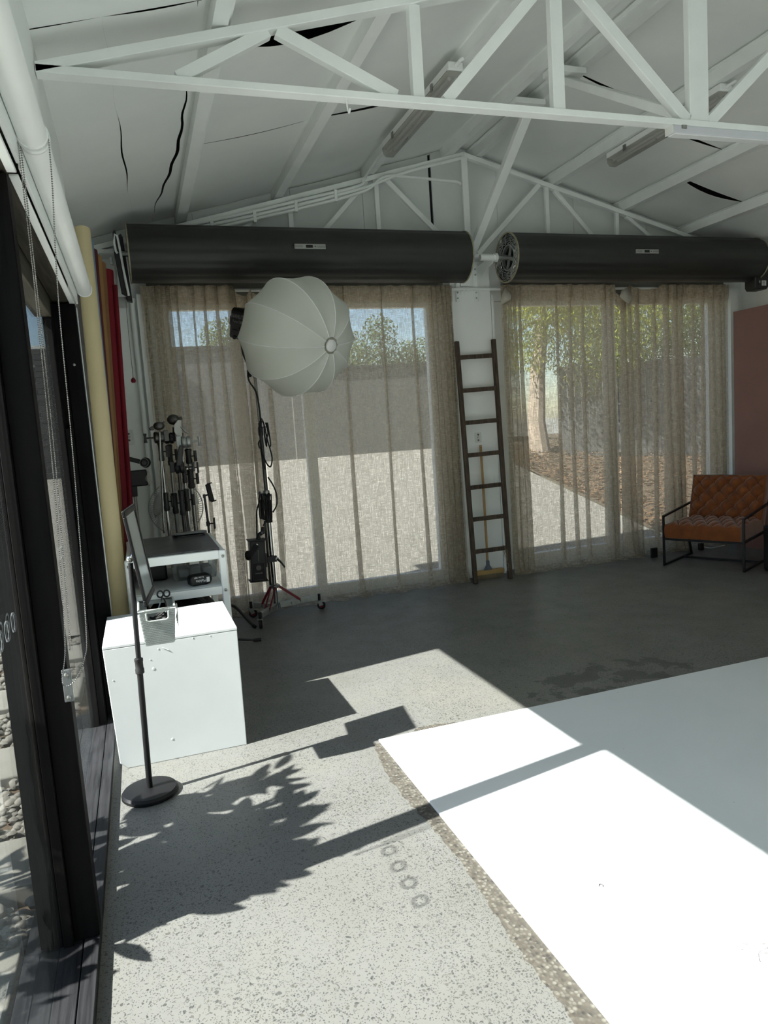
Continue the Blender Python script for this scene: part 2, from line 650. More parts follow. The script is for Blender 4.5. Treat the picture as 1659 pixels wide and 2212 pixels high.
MB().box(-0.254, 6.5, -4.2, 6.5, -0.12, 0.0).build('floor', MAT['concrete'], kind='structure', smooth=0)
MB().box(0.957, 6.3, -4.0, 3.185, 0.0005, 0.012).build('floor_platform', MAT['platform_paint'], kind='structure', bevel=0.004)
# ragged strip of bare aggregate along the painted area
def ragged(pts_in, pts_out, z0, z1):
    b = MB()
    n = len(pts_in)
    vs = [(x, y, z1) for x, y in pts_in] + [(x, y, z1) for x, y in pts_out] + [(x, y, z0) for x, y in pts_out]
    fs = []
    for i in range(n - 1):
        fs.append((i, i + 1, n + i + 1, n + i))
        fs.append((n + i, n + i + 1, 2 * n + i + 1, 2 * n + i))
    return b.add(vs, fs)
pin, pout = [], []
y = 3.16
while y > -4:
    wd = 0.035 + 0.03 * min(1, (3.16 - y) / 0.3) + random.uniform(-0.007, 0.007) + 0.012 * math.sin(y * 5)
    pin.append((0.962, y))
    pout.append((0.957 - wd, y))
    y -= 0.03
strip = ragged(pin, pout, 0.0, 0.003).build('floor_strip', MAT['aggregate'], kind='structure', smooth=0)
pin, pout = [], []
for i in range(20):
    x = 1.0 + i * 0.024
    pin.append((x, 3.18))
    pout.append((x, 3.186 + max(0.004, 0.05 * math.sin(PI * i / 19) + random.uniform(-0.008, 0.008)) * (0.4 if i < 7 else 1)))
ragged(pin, pout, 0.0, 0.003).build('floor_strip', MAT['aggregate'], kind='structure', smooth=0)

# ---------------------------------------------------------------- left wall
MB().box(-0.45, -0.228, -4.2, 4.45, 2.40, 3.35).box(-0.372, -0.275, 4.2, 6.5, 0, 3.35).build('wall_left', MAT['white_wall'], kind='structure', bevel=0.003)
MB().box(6.33, 6.5, -4.2, 6.5, 0, 3.4).build('wall_right', MAT['white_wall'], kind='structure')
MB().prism([(-0.45, 0), (6.5, 0), (6.5, 3.2), (XC, 4.1), (-0.45, 3.2)], -4.35, -4.2, Matrix(((1, 0, 0, 0), (0, 0, 1, 0), (0, 1, 0, 0), (0, 0, 0, 1)))).build('wall_front', MAT['white_wall'], kind='structure')

W = struct_root('window_1', (-0.35, 0, 0))
for xa, xb in ((-0.297, -0.254), (-0.362, -0.300), (-0.46, -0.365)):
    MB().box(xa, xb, -4.2, 4.2, -0.06, 0.038).build('sill_board', MAT['sill_timber'], W, bevel=0.002)
def post_set(y0):
    MB().box(-0.325, -0.254, y0, y0 + 0.078, 0.038, 2.24).build('post', MAT['post_timber'], W, bevel=0.003)
    MB().box(-0.352, -0.325, y0 - 0.02, y0 + 0.06, 0.038, 2.24).build('post_stop', MAT['post_timber'], W, bevel=0.002)
    MB().box(-0.415, -0.352, y0 - 0.012, y0 + 0.075, 0.038, 2.24).build('door_stile', MAT['post_timber'], W, bevel=0.003)
for y0 in (2.215, 0.12, -1.98):
    post_set(y0)
MB().box(-0.375, -0.301, 4.10, 4.199, 0.0, 2.24).build('post', MAT['post_timber'], W, bevel=0.003)
MB().box(-0.30, -0.226, 4.12, 4.199, 0.0, 2.24).build('post', MAT['post_timber'], W, bevel=0.003)
MB().box(-0.332, -0.30, 3.985, 4.099, 0.038, 1.60).build('shadow_stop', MAT['post_timber'], W, bevel=0.002)  # added strip, shaped to cast the step in the sun patch's far edge
MB().box(-0.374, -0.333, 3.965, 4.099, 0.038, 2.24).build('door_stile', MAT['post_timber'], W, bevel=0.002)
MB().box(-0.405, -0.33, 2.295, 3.96, 2.15, 2.239).build('door_rail', MAT['header_timber'], W, bevel=0.002)
MB().box(-0.43, -0.335, -4.2, 4.2, 2.24, 2.40).build('header', MAT['header_timber'], W, bevel=0.002)
MB().box(-0.331, -0.254, -4.2, 4.2, 2.25, 2.40).build('header', MAT['header_timber'], W, bevel=0.002)
for ya, yb in ((2.295, 3.96), (0.2, 2.19), (-1.9, 0.11), (-4.1, -1.99)):
    MB().box(-0.364, -0.358, ya, yb, 0.04, 2.23).build('pane', MAT['window_glass'], W, smooth=0)
# safety decals: outlined rounded squares on the glass
def ring_decal(y, z, a, h, x=-0.3565, wl=0.006):
    b = MB()
    n = 20
    vs = []
    for rr in (1.0, 1.0 - wl / a):
        for k in range(n):
            t = 2 * PI * k / n
            c, s = math.cos(t), math.sin(t)
            q = (abs(c) ** 3 + abs(s) ** 3) ** (-1 / 3)
            vs.append((x, y + a * rr * q * c, z + (h - (1 - rr) * a) * q * s))
    fs = [(k, (k + 1) % n, n + (k + 1) % n, n + k) for k in range(n)]
    vs2 = [(p[0] + 0.0006, p[1], p[2]) for p in vs]
    b.add(vs, fs)
    b.add(vs2, [tuple(reversed(f)) for f in fs])
    return b
for y in (1.81, 1.91, 2.01, 2.11):
    ring_decal(y, 1.05, 0.026, 0.026).build('decal', MAT['hat_grey'], W, smooth=0)
for y in (3.40, 3.435, 3.47, 3.505):
    ring_decal(y, 1.05, 0.014, 0.024, wl=0.003).build('decal', MAT['hat_grey'], W, smooth=0)
MB().lathe([(0.007, 0), (0.007, 0.004), (0.003, 0.006)], 12, axis_mat((-0.262, 4.12, 1.93), (0, -1, 0))).build('screw_cap', MAT['steel'], W)
# trim strips between the last post and the stored paper rolls
MB().box(-0.2745, -0.232, 4.2005, 4.215, 0.0005, 2.235).build('trim_1', MAT['blue_grey'], kind='structure')
MB().box(-0.2745, -0.222, 4.2155, 4.235, 0.0005, 2.235).build('trim_2', MAT['pale_board'], kind='structure')

# ---------------------------------------------------------------- back wall
XZ = Matrix(((1, 0, 0, 0), (0, 0, 1, 0), (0, 1, 0, 0), (0, 0, 0, 1)))   # (x, z) polygon, extruded along y
WB = struct_root('wall_back', (XC, 6.3, 0))
b = MB()
b.box(-0.45, 0.22, 6.3, 6.45, 0, 2.62).box(2.80, 3.35, 6.3, 6.45, 0, 2.62).box(6.05, 6.5, 6.3, 6.45, 0, 2.62)
b.prism([(-0.45, 2.62), (6.5, 2.62), (6.5, 3.1), (XC, 4.03), (-0.45, 3.1)], 6.3, 6.45, XZ)
b.build('wall', MAT['white_wall'], WB)
MB().box(2.865, 3.275, 6.225, 6.3, 0, 2.96).build('column', MAT['white_wall'], WB, bevel=0.003)
MB().box(2.842, 2.862, 6.20, 6.3, 0, 2.66).build('guide', MAT['black_metal'], WB)
MB().box(3.278, 3.30, 6.22, 6.3, 0, 2.66).build('guide', MAT['white_steel'], WB)
MB().box(0.12, 0.17, 6.18, 6.3, 0, 2.68).build('guide', MAT['white_steel'], WB)
MB().box(0.175, 0.2, 6.19, 6.3, 0, 2.68).build('guide', MAT['black_metal'], WB)
MB().box(6.07, 6.17, 6.18, 6.3, 0, 2.7).build('guide', MAT['white_steel'], WB)
xs = [-0.27, 0.62, 1.45, 2.10, 2.742, 2.766, 3.42, 4.25, 5.1, 5.9, 6.33]
for i in range(len(xs) - 1):
    if i == 4:
        MB().prism([(2.7435, 2.97), (2.7645, 2.97), (2.7645, roofz(2.7645, 3.98)), (2.7435, roofz(2.7435, 3.98))], 6.292, 6.2995, XZ).build('gap_backing', MAT['hole_dark'], WB)
        continue
    xa, xb = xs[i] + 0.0015, xs[i + 1] - 0.0015
    poly = [(xa, 2.97), (xb, 2.97), (xb, roofz(xb, 3.985))]
    if xa < XC < xb:
        poly.append((XC, 3.985))
    poly.append((xa, roofz(xa, 3.985)))
    MB().prism(poly, 6.283, 6.2995, XZ).build('lining_panel', MAT['grey_lining'], WB, bevel=0.002)

def glazed(name, x0, x1, mulls, zb):
    D = struct_root(name, ((x0 + x1) / 2, 6.36, 0))
    m = MAT['white_steel']
    b = MB().box(x0 + 0.001, x0 + 0.14, 6.33, 6.40, 0, 2.61)
    b.build('stile', m, D)
    MB().box(x1 - 0.14, x1 - 0.001, 6.33, 6.40, 0, 2.61).build('stile', m, D)
    MB().box(x0 + 0.14, x1 - 0.14, 6.33, 6.40, 0, zb).build('bottom_rail', m, D)
    MB().box(x0 + 0.14, x1 - 0.14, 6.33, 6.40, 2.575, 2.61).build('top_rail', m, D)
    e = [x0 + 0.14] + [q for mm in mulls for q in mm] + [x1 - 0.14]
    for a, c in mulls:
        MB().box(a, c, 6.33, 6.40, zb, 2.575).build('mullion', m, D)
    for k in range(0, len(e), 2):
        MB().box(e[k], e[k + 1], 6.362, 6.368, zb, 2.575).build('pane', MAT['window_glass'], D, smooth=0)
glazed('door_1', 0.22, 2.80, [(1.434, 1.524)], 0.10)
glazed('door_2', 3.35, 6.05, [(4.62, 4.72)], 0.13)

# ---------------------------------------------------------------- ceiling: insulation sheets between purlins
CE = struct_root('ceiling', (XC, 1.0, 3.6))
PX = [0.507, 1.314, 2.125, 2.888, 3.18, 3.966, 4.752, 5.522]
def sheet(xa, xb, ya, yb, gn=0.0, gf=0.0, sag=0.012, sagn=0.0, fa=None, fb=None, lift=0.0, nu=8, nv=10, seed=0):
    rnd = random.Random(seed)
    ph = rnd.uniform(0, 6)
    def fn(u, v):
        y = ya + (yb - ya) * v
        g = math.sin(PI * u)
        y += gn * g * (1 - v) ** 2 - gf * g * v ** 2
        a = fa(y) if fa else xa
        c = fb(y) if fb else xb
        x = a + (c - a) * u
        z = roofz(x) - sag * g * (0.6 + 0.4 * math.sin(3 * v * PI + ph)) - sagn * g * (1 - v) ** 3 + lift
        return (x, y, z)
    return MB().grid(fn, nu, nv)
SEAMS = {0: [3.25], 1: [3.62, 4.845], 2: [3.42, 4.84], 3: [3.3, 4.95], 5: [3.2, 4.72], 6: [3.3, 4.88], 7: [3.4, 5.45], 8: [3.4, 5.1]}
GAP = {(1, 0): 0.07, (1, 1): 0.006, (2, 0): 0.035, (2, 1): 0.007, (3, 0): 0.004, (3, 1): 0.004, (5, 0): 0.006, (5, 1): 0.012, (6, 0): 0.01, (6, 1): 0.022, (7, 0): 0.01, (7, 1): 0.035, (8, 0): 0.006, (8, 1): 0.012}
edges = [-0.44] + PX + [6.45]
sd = 0
for bay in range(9):
    xa, xb = edges[bay], edges[bay + 1]
    if bay == 4:
        sheet(xa, XC, -4.2, 6.30, sag=0).build('insulation_sheet', MAT['insulation'], CE, smooth=60)
        sheet(XC, xb, -4.2, 6.30, sag=0).build('insulation_sheet', MAT['insulation'], CE, smooth=60)
        continue
    ys = [-4.2, -1.4, 0.2, 1.75] + SEAMS[bay] + [6.30]
    for k in range(len(ys) - 1):
        sd += 1
        g = GAP.get((bay, k - 4), 0.004) if k >= 4 else 0.004
        if bay == 0 and k == 4:
            tear = lambda y: 0.432 - (0.0 if y < 4.0 else 0.012 * (y - 4.0) + 0.10 * max(0, min(1, (y - 4.75) / 1.2)) ** 1.3) + 0.006 * math.sin(y * 17)
            crack = lambda y: 0.083 + 0.036 * (y - 4.2) + 0.006 * math.sin(y * 9)
            cw = lambda y: 0.005 * max(0, math.sin(PI * max(0, min(1, (y - 4.15) / 1.3))))
            sheet(xa, 0, ys[k] + 0.004, ys[k + 1], sag=0.010, fb=lambda y: crack(y) - cw(y) - 0.0002, nv=40, seed=sd).build('insulation_sheet', MAT['insulation'], CE, smooth=60)
            sheet(0, 0, ys[k] + 0.004, ys[k + 1], sag=0.018, fa=lambda y: crack(y) + cw(y), fb=tear, nv=40, seed=sd).build('insulation_sheet', MAT['insulation'], CE, smooth=60)
            sheet(0, xb, 4.0, ys[k + 1], sag=0.0, fa=lambda y: tear(y) + 0.004 + 0.016 * max(0, math.sin(PI * min(1, (y - 4.0) / 1.9))), lift=-0.004, nu=3, nv=40, seed=sd).build('insulation_sheet', MAT['insulation'], CE, smooth=60)
            sheet(0.43, xb, ys[k] + 0.004, 4.0, sag=0.0, nu=3, seed=sd).build('insulation_sheet', MAT['insulation'], CE, smooth=60)
            continue
        sheet(xa, xb, ys[k] + 0.0015, ys[k + 1] - 0.0015, gn=g, sag=0.010 + 0.012 * random.random(), sagn=g * 0.4, seed=sd).build('insulation_sheet', MAT['insulation'], CE, smooth=60)
b = MB()
b.prism([(-0.5, roofz(-0.5, 4.10)), (XC, 4.10), (6.6, roofz(6.6, 4.10)), (6.6, roofz(6.6, 4.13)), (XC, 4.13), (-0.5, roofz(-0.5, 4.13))], -4.4, 6.6, XZ)
b.build('roof', MAT['roof_dark'], kind='structure', smooth=0)
# purlins: folded steel C sections hung under the sheets
for i, x in enumerate(PX):
    s = 1 if x < XC else -1
    z = roofz(x) + 0.004
    b = MB()
    def pr(xa, xb, za, zb):
        b.box(x + xa, x + xb, -4.2, 6.28, z + za, z + zb)
    pr(-0.026, -0.022, -0.095, 0.0)                 # web
    pr(-0.026, 0.040, -0.099, -0.095)               # bottom flange
    pr(0.036, 0.040, -0.095, -0.074)                # lip
    pr(0.040, 0.062, -0.058, -0.054)                # folded shelf beside it
    pr(0.020, 0.024, -0.095, 0.0)
    pr(0.058, 0.062, -0.054, -0.012)
    pr(-0.060, -0.026, -0.016, -0.012)              # seating flange under the sheet
    b.build('purlin', MAT['white_steel'], CE, smooth=0)

# ---------------------------------------------------------------- roof trusses
def rafter(x):
    return roofz(x, 3.892)
def truss(name, label, y0, dy, webs, x0=-0.226, x1=6.32):
    T = thing(name, label, 'roof truss', (XC, y0 + dy / 2, 2.98))
    m = MAT['white_steel']
    MB().box(x0, x1, y0, y0 + dy, 2.979, 3.011).build('bottom_chord', m, T, bevel=0.003)
    for xa, xb in ((x0, XC), (XC, x1)):
        MB().prism([(xa, rafter(xa) - 0.042), (xb, rafter(xb) - 0.042), (xb, rafter(xb)), (xa, rafter(xa))], y0, y0 + dy, XZ).build('top_chord', m, T, bevel=0.003)
    for (xa, za, xb, zb, wd) in webs:
        za = 3.011 if za is None else za
        zb = rafter(xb) - 0.04 if zb is None else zb
        yc = y0 + dy * 0.5
        MB().bar((xa, yc, za), (xb, yc, zb), wd, dy * 0.62, side=(zb - za, 0, -(xb - xa))).build('web', m, T, bevel=0.003)
    return T
FW = [(0.32, None, 0.72, None, 0.05), (1.30, None, 0.76, None, 0.055), (1.41, None, 1.41, None, 0.056), (1.55, None, 2.12, None, 0.055), (2.165, None, 2.165, None, 0.068), (2.96, None, 2.24, None, 0.06), (3.03, None, 3.03, None, 0.125)]
FW = FW + [(2 * XC - a, za, 2 * XC - c, zc, wd) for a, za, c, zc, wd in FW[:-1]]
truss('roof_truss', 'white steel roof truss with open webs crossing near the top, nearest the camera', 3.27, 0.066, FW)
BW = [(0.45, None, 0.62, None, 0.04), (1.41, None, 1.41, None, 0.04), (1.52, None, 2.10, None, 0.04), (2.185, None, 2.185, None, 0.04), (2.93, None, 2.26, None, 0.045), (3.035, None, 3.035, None, 0.06), (0.75, None, 1.3, None, 0.035)]
BW = BW + [(2 * XC - a, za, 2 * XC - c, zc, wd) for a, za, c, zc, wd in BW[:5] + BW[6:]]
truss('roof_truss', 'white steel gable truss fixed against the back wall above the roller shutters', 6.13, 0.05, BW, -0.27, 6.32)
B1 = thing('knee_brace', 'white steel brace slanting from ridge down to the back column', 'brace', (3.04, 6.1, 3.02))
MB().bar((3.042, 6.12, 3.0), (3.06, 5.06, 3.80), 0.075, 0.05).build('brace_bar', MAT['white_steel'], B1, bevel=0.004)
MB().box(2.92, 3.17, 4.99, 5.13, 3.822, 3.862).build('cleat', MAT['white_steel'], B1, bevel=0.003)
B2 = thing('knee_brace', 'white steel brace slanting from ridge down to the near truss', 'brace', (3.02, 3.32, 3.05))
MB().bar((3.03, 3.34, 3.05), (3.08, 4.58, 3.80), 0.075, 0.05).build('brace_bar', MAT['white_steel'], B2, bevel=0.004)
MB().box(2.93, 3.19, 4.50, 4.64, 3.822, 3.862).build('cleat', MAT['white_steel'], B2, bevel=0.003)

# ================================================================ outside
def drive_z(y):
    return -0.06 if y < 6.9 else min(1.05, -0.06 + 0.2174 * max(0, y - 6.95))
b = MB()
def dfn(u, v):
    y = 6.46 + 7.5 * v
    return (-7 + 12.9 * u, y, drive_z(y))
b.grid(dfn, 6, 30)
tag(b.build('driveway', MAT['drive_concrete'], smooth=40), None, None, None, 'structure')
b = MB()
b.grid(lambda u, v: (5.9 + 12 * u, 6.46 + 7.5 * v, drive_z(6.46 + 7.5 * v) + 0.02 + 0.05 * math.sin(u * 9) * math.sin(v * 7)), 20, 20)
tag(b.build('garden_bed', MAT['soil'], smooth=40), None, None, None, 'structure')
MB().box(-60, 80, 13.9, 120, 0.2, 1.0).build('ground_far', MAT['paving'], kind='structure')
# leaf litter and mulch chips
b = MB()
rn = random.Random(3)
for i in range(5200):
    x = 5.92 + rn.random() ** 1.4 * 4.5
    y = 7.0 + rn.random() * 4.6
    z = drive_z(y) + 0.06
    a = rn.uniform(0, PI)
    l = rn.uniform(0.02, 0.06)
    wd = l * 0.35
    t = rn.uniform(-0.5, 0.5)
    c, s = math.cos(a), math.sin(a)
    b.add([(x - c * l, y - s * l, z), (x + s * wd, y - c * wd, z + t * 0.02), (x + c * l, y + s * l, z + abs(t) * 0.04), (x - s * wd, y + c * wd, z + 0.01)], [(0, 1, 2, 3)])
tag(b.build('mulch', simple('mulch', lin(120, 92, 66), 0.9, var=0.35, scale=30), smooth=0), 'brown bark mulch and dry leaf litter over the garden bed', 'mulch', None, 'stuff')
# path beside the glazing
PA = thing('garden_path', 'pale concrete stepping slabs set in pebbles outside the glazed wall', 'path', (-0.78, 2.5, -0.06))
SLABS = [(1.30, 1.70), (2.02, 2.40), (2.74, 3.12), (3.75, 4.15), (4.80, 5.20), (5.70, 6.10)]
for ya, yb in SLABS:
    MB().box(-1.05, -0.50, ya, yb, -0.13, -0.05).build('slab', MAT['paving'], PA, bevel=0.008)
MB().box(-1.76, 0.0, -4.35, 6.46, -0.3, -0.125).build('ground_bed', MAT['soil'], kind='structure')
MB().box(-14, -1.765, -4.35, 6.46, -0.3, -0.06).build('ground_side', MAT['pale_gravel'], kind='structure')
MB().box(-1.45, -1.41, -2, 6.4, -0.12, -0.035).build('path_edging', MAT['post_timber'], kind='structure')
b = MB()
rn = random.Random(5)
for i in range(3600):
    x = -0.50 - 0.87 * rn.random() ** 1.5
    y = rn.uniform(1.6, 6.4)
    if -1.10 < x < -0.45 and any(ya - 0.045 < y < yb + 0.045 for ya, yb in SLABS):
        continue
    r = rn.uniform(0.012, 0.03)
    M = Matrix.Translation((x, y, -0.10 + rn.random() * 0.035)) @ Matrix.Rotation(rn.uniform(0, 6), 4, 'Z') @ Matrix.Rotation(rn.uniform(-0.5, 0.5), 4, 'X') @ Matrix.Diagonal((r * rn.uniform(0.8, 1.4), r, r * rn.uniform(0.5, 0.9), 1))
    b.lathe([(0.35, -0.9), (0.9, -0.35), (0.95, 0.3), (0.45, 0.9)], 6, M)
tag(b.build('pebble_bed', MAT['pebble'], smooth=50), 'pale river pebbles in the strip outside the glazed wall', 'pebbles', None, 'stuff')
# dark brick wall at the head of the drive
BWL = thing('brick_wall', 'dark brick boundary wall with pale mortar beyond the drive', 'wall', (-1.2, 12.3, 1.0))
MB().box(-3.0, 0.35, 12.24, 12.45, 1.03, 3.08).build('mortar_backing', MAT['mortar'], BWL, smooth=0)
bm0 = None
z = 1.06
k = 0
while z < 3.0:
    for j in range(12):
        x = -2.95 + (0.12 if k % 2 else 0.0) + j * 0.25
        if bm0 is None:
            o = MB().box(-0.118, 0.118, -0.04, 0.04, 0, 0.074).build('brick', MAT['brick_dark'], None, smooth=0)
            me = o.data
            bpy.data.objects.remove(o)
            bm0 = me
        o = bpy.data.objects.new('brick', bm0)
        COL.objects.link(o)
        o.parent = BWL
        o.location = MINV[BWL.name] @ Vector((x + 0.12, 12.232, z))
    z += 0.086
    k += 1
NB = thing('neighbour_building', 'low flat-roofed grey building across the drive seen through curtains', 'building', (2, 12.6, 1.0))
MB().box(0.36, 2.6, 12.4, 16, 0.95, 2.95).build('wall', MAT['fence_grey'], NB)
MB().box(2.605, 6.4, 12.3, 16, 0.9, 2.55).build('wall', MAT['fence_grey'], NB)
MB().box(0.37, 2.62, 12.36, 16.1, 2.955, 3.02).build('coping', MAT['dark_steel'], NB)
MB().box(2.625, 6.42, 12.26, 16.1, 2.555, 2.60).build('coping', MAT['dark_steel'], NB)
FE = thing('fence', 'grey paling fence behind the garden bed', 'fence', (7.6, 10.3, 0.6))
fa, fb = Vector((7.05, 11.0, 0.7)), Vector((10.4, 9.6, 0.55))
NP = 30
for i in range(NP):
    p = fa.lerp(fb, i / NP)
    q = fa.lerp(fb, (i + 0.93) / NP)
    d = (q - p).normalized()
    b = MB().bar(Vector((*((p + q) / 2).xy, p.z - 0.15)), Vector((*((p + q) / 2).xy, 2.32 + 0.02 * (i % 3))), (q - p).length, 0.025, side=d)
    b.build('paling', MAT['fence_grey'], FE)
for zz in (0.95, 1.75):
    n_ = (fb - fa).normalized().cross(Vector((0, 0, 1)))
    MB().bar(Vector((fa.x, fa.y, zz)) - n_ * 0.05, Vector((fb.x, fb.y, zz)) - n_ * 0.05, 0.04, 0.08).build('rail', MAT['fence_grey'], FE)

def leaf_cloud(b, blobs, n, lmin, lmax, rn, droop=0.3, narrow=0.22):
    tot = sum(r[3] * r[4] * r[5] for r in blobs)
    for bl in blobs:
        cnt = int(n * bl[3] * bl[4] * bl[5] / tot)
        for _ in range(cnt):
            while True:
                q = Vector((rn.uniform(-1, 1), rn.uniform(-1, 1), rn.uniform(-1, 1)))
                if q.length <= 1:
                    break
            q = q * (0.55 + 0.45 * q.length)
            p = Vector((bl[0] + q.x * bl[3], bl[1] + q.y * bl[4], bl[2] + q.z * bl[5]))
            d = Vector((rn.gauss(0, 1), rn.gauss(0, 1), rn.gauss(0, 1) - droop * 2)).normalized()
            s = d.cross(Vector((rn.gauss(0, 1), rn.gauss(0, 1), rn.gauss(0, 1)))).normalized()
            l = rn.uniform(lmin, lmax)
            wd = l * narrow
            b.add([p - d * l / 2, p + s * wd, p + d * l / 2, p - s * wd], [(0, 1, 2, 3)])
    return b
def tree(label, base, trunk, blobs, n, lm, bark, seed, droop=0.3, lmin=0.05, lmax=0.12, branches=True, narrow=0.22, name='tree'):
    T = thing(name, label, 'tree', base)
    rn = random.Random(seed)
    b = MB()
    b.tube([p for p, r in trunk], [r for p, r in trunk], 10)
    b.build('trunk', MAT[bark], T)
    if branches:
        b = MB()
        for bl in blobs:
            p0 = Vector(trunk[-1][0])
            c = Vector(bl[:3])
            b.tube([p0, p0.lerp(c, 0.5) + Vector((0, 0, 0.15)), c], [0.04, 0.025, 0.008], 6)
        b.build('branches', MAT[bark], T)
    o = leaf_cloud(MB(), blobs, n, lmin, lmax, rn, droop, narrow).build('foliage', MAT[lm], T, smooth=0)
    return T
tree('large pale-trunked gum tree outside the right-hand doors', (6.75, 11.2, 0.7),
     [((6.75, 11.2, 0.6), 0.20), ((6.70, 11.25, 1.4), 0.155), ((6.80, 11.3, 2.3), 0.13), ((6.95, 11.3, 3.2), 0.10)],
     [(6.6, 10.6, 3.6, 1.2, 1.0, 0.9), (7.6, 10.2, 3.1, 1.0, 0.9, 1.0), (7.2, 11.5, 3.9, 1.6, 1.3, 0.8), (7.7, 10.8, 2.3, 0.8, 0.7, 0.6), (6.5, 11.8, 2.7, 0.6, 0.5, 0.5), (8.3, 11.6, 2.9, 1.3, 0.8, 0.9), (6.3, 10.7, 2.6, 0.45, 0.5, 0.5)], 42000, 'leaf_light', 'bark', 11, 0.7, 0.04, 0.10, narrow=0.13)
tree('dense green shrubby tree behind the fence, far right of the garden', (10.4, 10.9, 0.6),
     [((10.4, 10.9, 0.4), 0.12), ((10.4, 10.9, 1.6), 0.10), ((10.5, 10.8, 2.6), 0.07)],
     [(10.0, 9.9, 3.3, 1.2, 0.9, 1.0), (11.2, 9.6, 2.6, 1.1, 0.9, 1.1), (10.2, 10.6, 2.4, 1.2, 1.0, 0.9), (9.2, 10.4, 3.5, 0.8, 0.8, 0.8), (9.9, 11.6, 2.8, 1.6, 0.9, 0.9)], 34000, 'leaf_dark', 'bark_dark', 12, 0.4, 0.04, 0.10, narrow=0.16)
tree('hazy grey-green gum tree rising behind the neighbour building', (6.6, 19, 1.0),
     [((6.6, 19, 0.9), 0.2), ((6.6, 19, 2.4), 0.16)],
     [(5.9, 19, 3.2, 0.8, 0.8, 0.9), (7.0, 19, 3.0, 0.9, 0.8, 0.9), (8.0, 19.5, 2.9, 0.8, 0.8, 1.1), (6.4, 18.5, 4.0, 0.5, 0.5, 0.5)], 11000, 'leaf_grey', 'bark_dark', 13, 0.3, 0.05, 0.13)
tree('small gum tree top showing above the grey building', (2.6, 20, 1.0),
     [((2.6, 20, 0.9), 0.15), ((2.6, 20, 3.2), 0.1)],
     [(2.5, 20, 4.0, 0.7, 0.6, 0.7), (3.3, 20, 4.4, 0.6, 0.6, 0.6), (3.0, 20, 3.5, 0.8, 0.6, 0.5)], 5000, 'leaf_grey', 'bark_dark', 14, 0.3, 0.05, 0.13)
# broad-leaved shrub just outside the glazing: it throws the leafy shadow on the floor
SH = thing('broadleaf_shrub', 'leafy green shrub outside the glazing casting dappled shade', 'shrub', (-1.28, 2.57, -0.1))
rn = random.Random(21)
b = MB()
for k in range(7):
    a = rn.uniform(0, 6.28)
    b.tube([(-1.28 + 0.05 * math.cos(a), 2.57 + 0.05 * math.sin(a), -0.12), (-1.25 + 0.12 * math.cos(a), 2.52 + 0.2 * math.sin(a), 0.6), (-1.2 + 0.2 * math.cos(a), 2.45 + 0.35 * math.sin(a), 1.2)], [0.012, 0.010, 0.006], 6)
b.build('stems', MAT['bark_dark'], SH)
def broad_leaf(b, p, d, l, wd, rn):
    d = d.normalized()
    s = d.cross(Vector((rn.gauss(0, 0.5), rn.gauss(0, 0.5), 1))).normalized()
    u = s.cross(d)
    pts = []
    for t, ww in ((0, 0.02), (0.25, 0.8), (0.5, 1.0), (0.78, 0.65), (1, 0.03)):
        c = p + d * (l * t) - Vector((0, 0, 1)) * (0.25 * l * t * t)
        pts.append((c + s * ww * wd / 2, c, c - s * ww * wd / 2))
    vs = [q for tr_ in pts for q in tr_]
    fs = []
    for i in range(4):
        for j in range(2):
            fs.append((i * 3 + j, i * 3 + j + 1, i * 3 + 4 + j, i * 3 + 3 + j))
    b.add(vs, fs)
b = MB()
# (target point in the shade on the floor, height of the leaf)
for i in range(760):
    t = rn.random()
    if t < 0.30:
        fx = rn.uniform(-0.95, -0.30)
        fy = rn.uniform(1.9, 2.95)
        hl = 0.25 - (fx + 0.3)
    elif t < 0.62:
        fx = rn.uniform(-0.25, 0.34)
        fy = 2.20 + 0.26 * (fx + 0.22) + rn.uniform(0, 0.26)
        hl = 0.0
    elif t < 0.84:
        fx = rn.uniform(-0.25, 0.46)
        fy = 2.66 + 0.20 * fx + rn.gauss(0, 0.08)
        hl = 0.05
    else:
        fx = rn.uniform(-0.2, 0.46)
        fy = 2.95 + 0.20 * fx + rn.gauss(0, 0.045)
        hl = 0.1
    h = (fx + 0.75) / 1.01 + hl + rn.uniform(0, 0.35)
    p = Vector((fx - 1.01 * h, fy - 0.192 * h, h))
    a = rn.gauss(0.2, 0.5)
    d = Vector((math.cos(a) * 0.35, math.sin(a) * 0.8, rn.uniform(0.1, 0.9)))
    l = rn.uniform(0.11, 0.19)
    broad_leaf(b, p - d * 0.03, d, l, l * rn.uniform(0.28, 0.42), rn)
b.build('foliage', MAT['leaf_shrub'], SH, smooth=0)
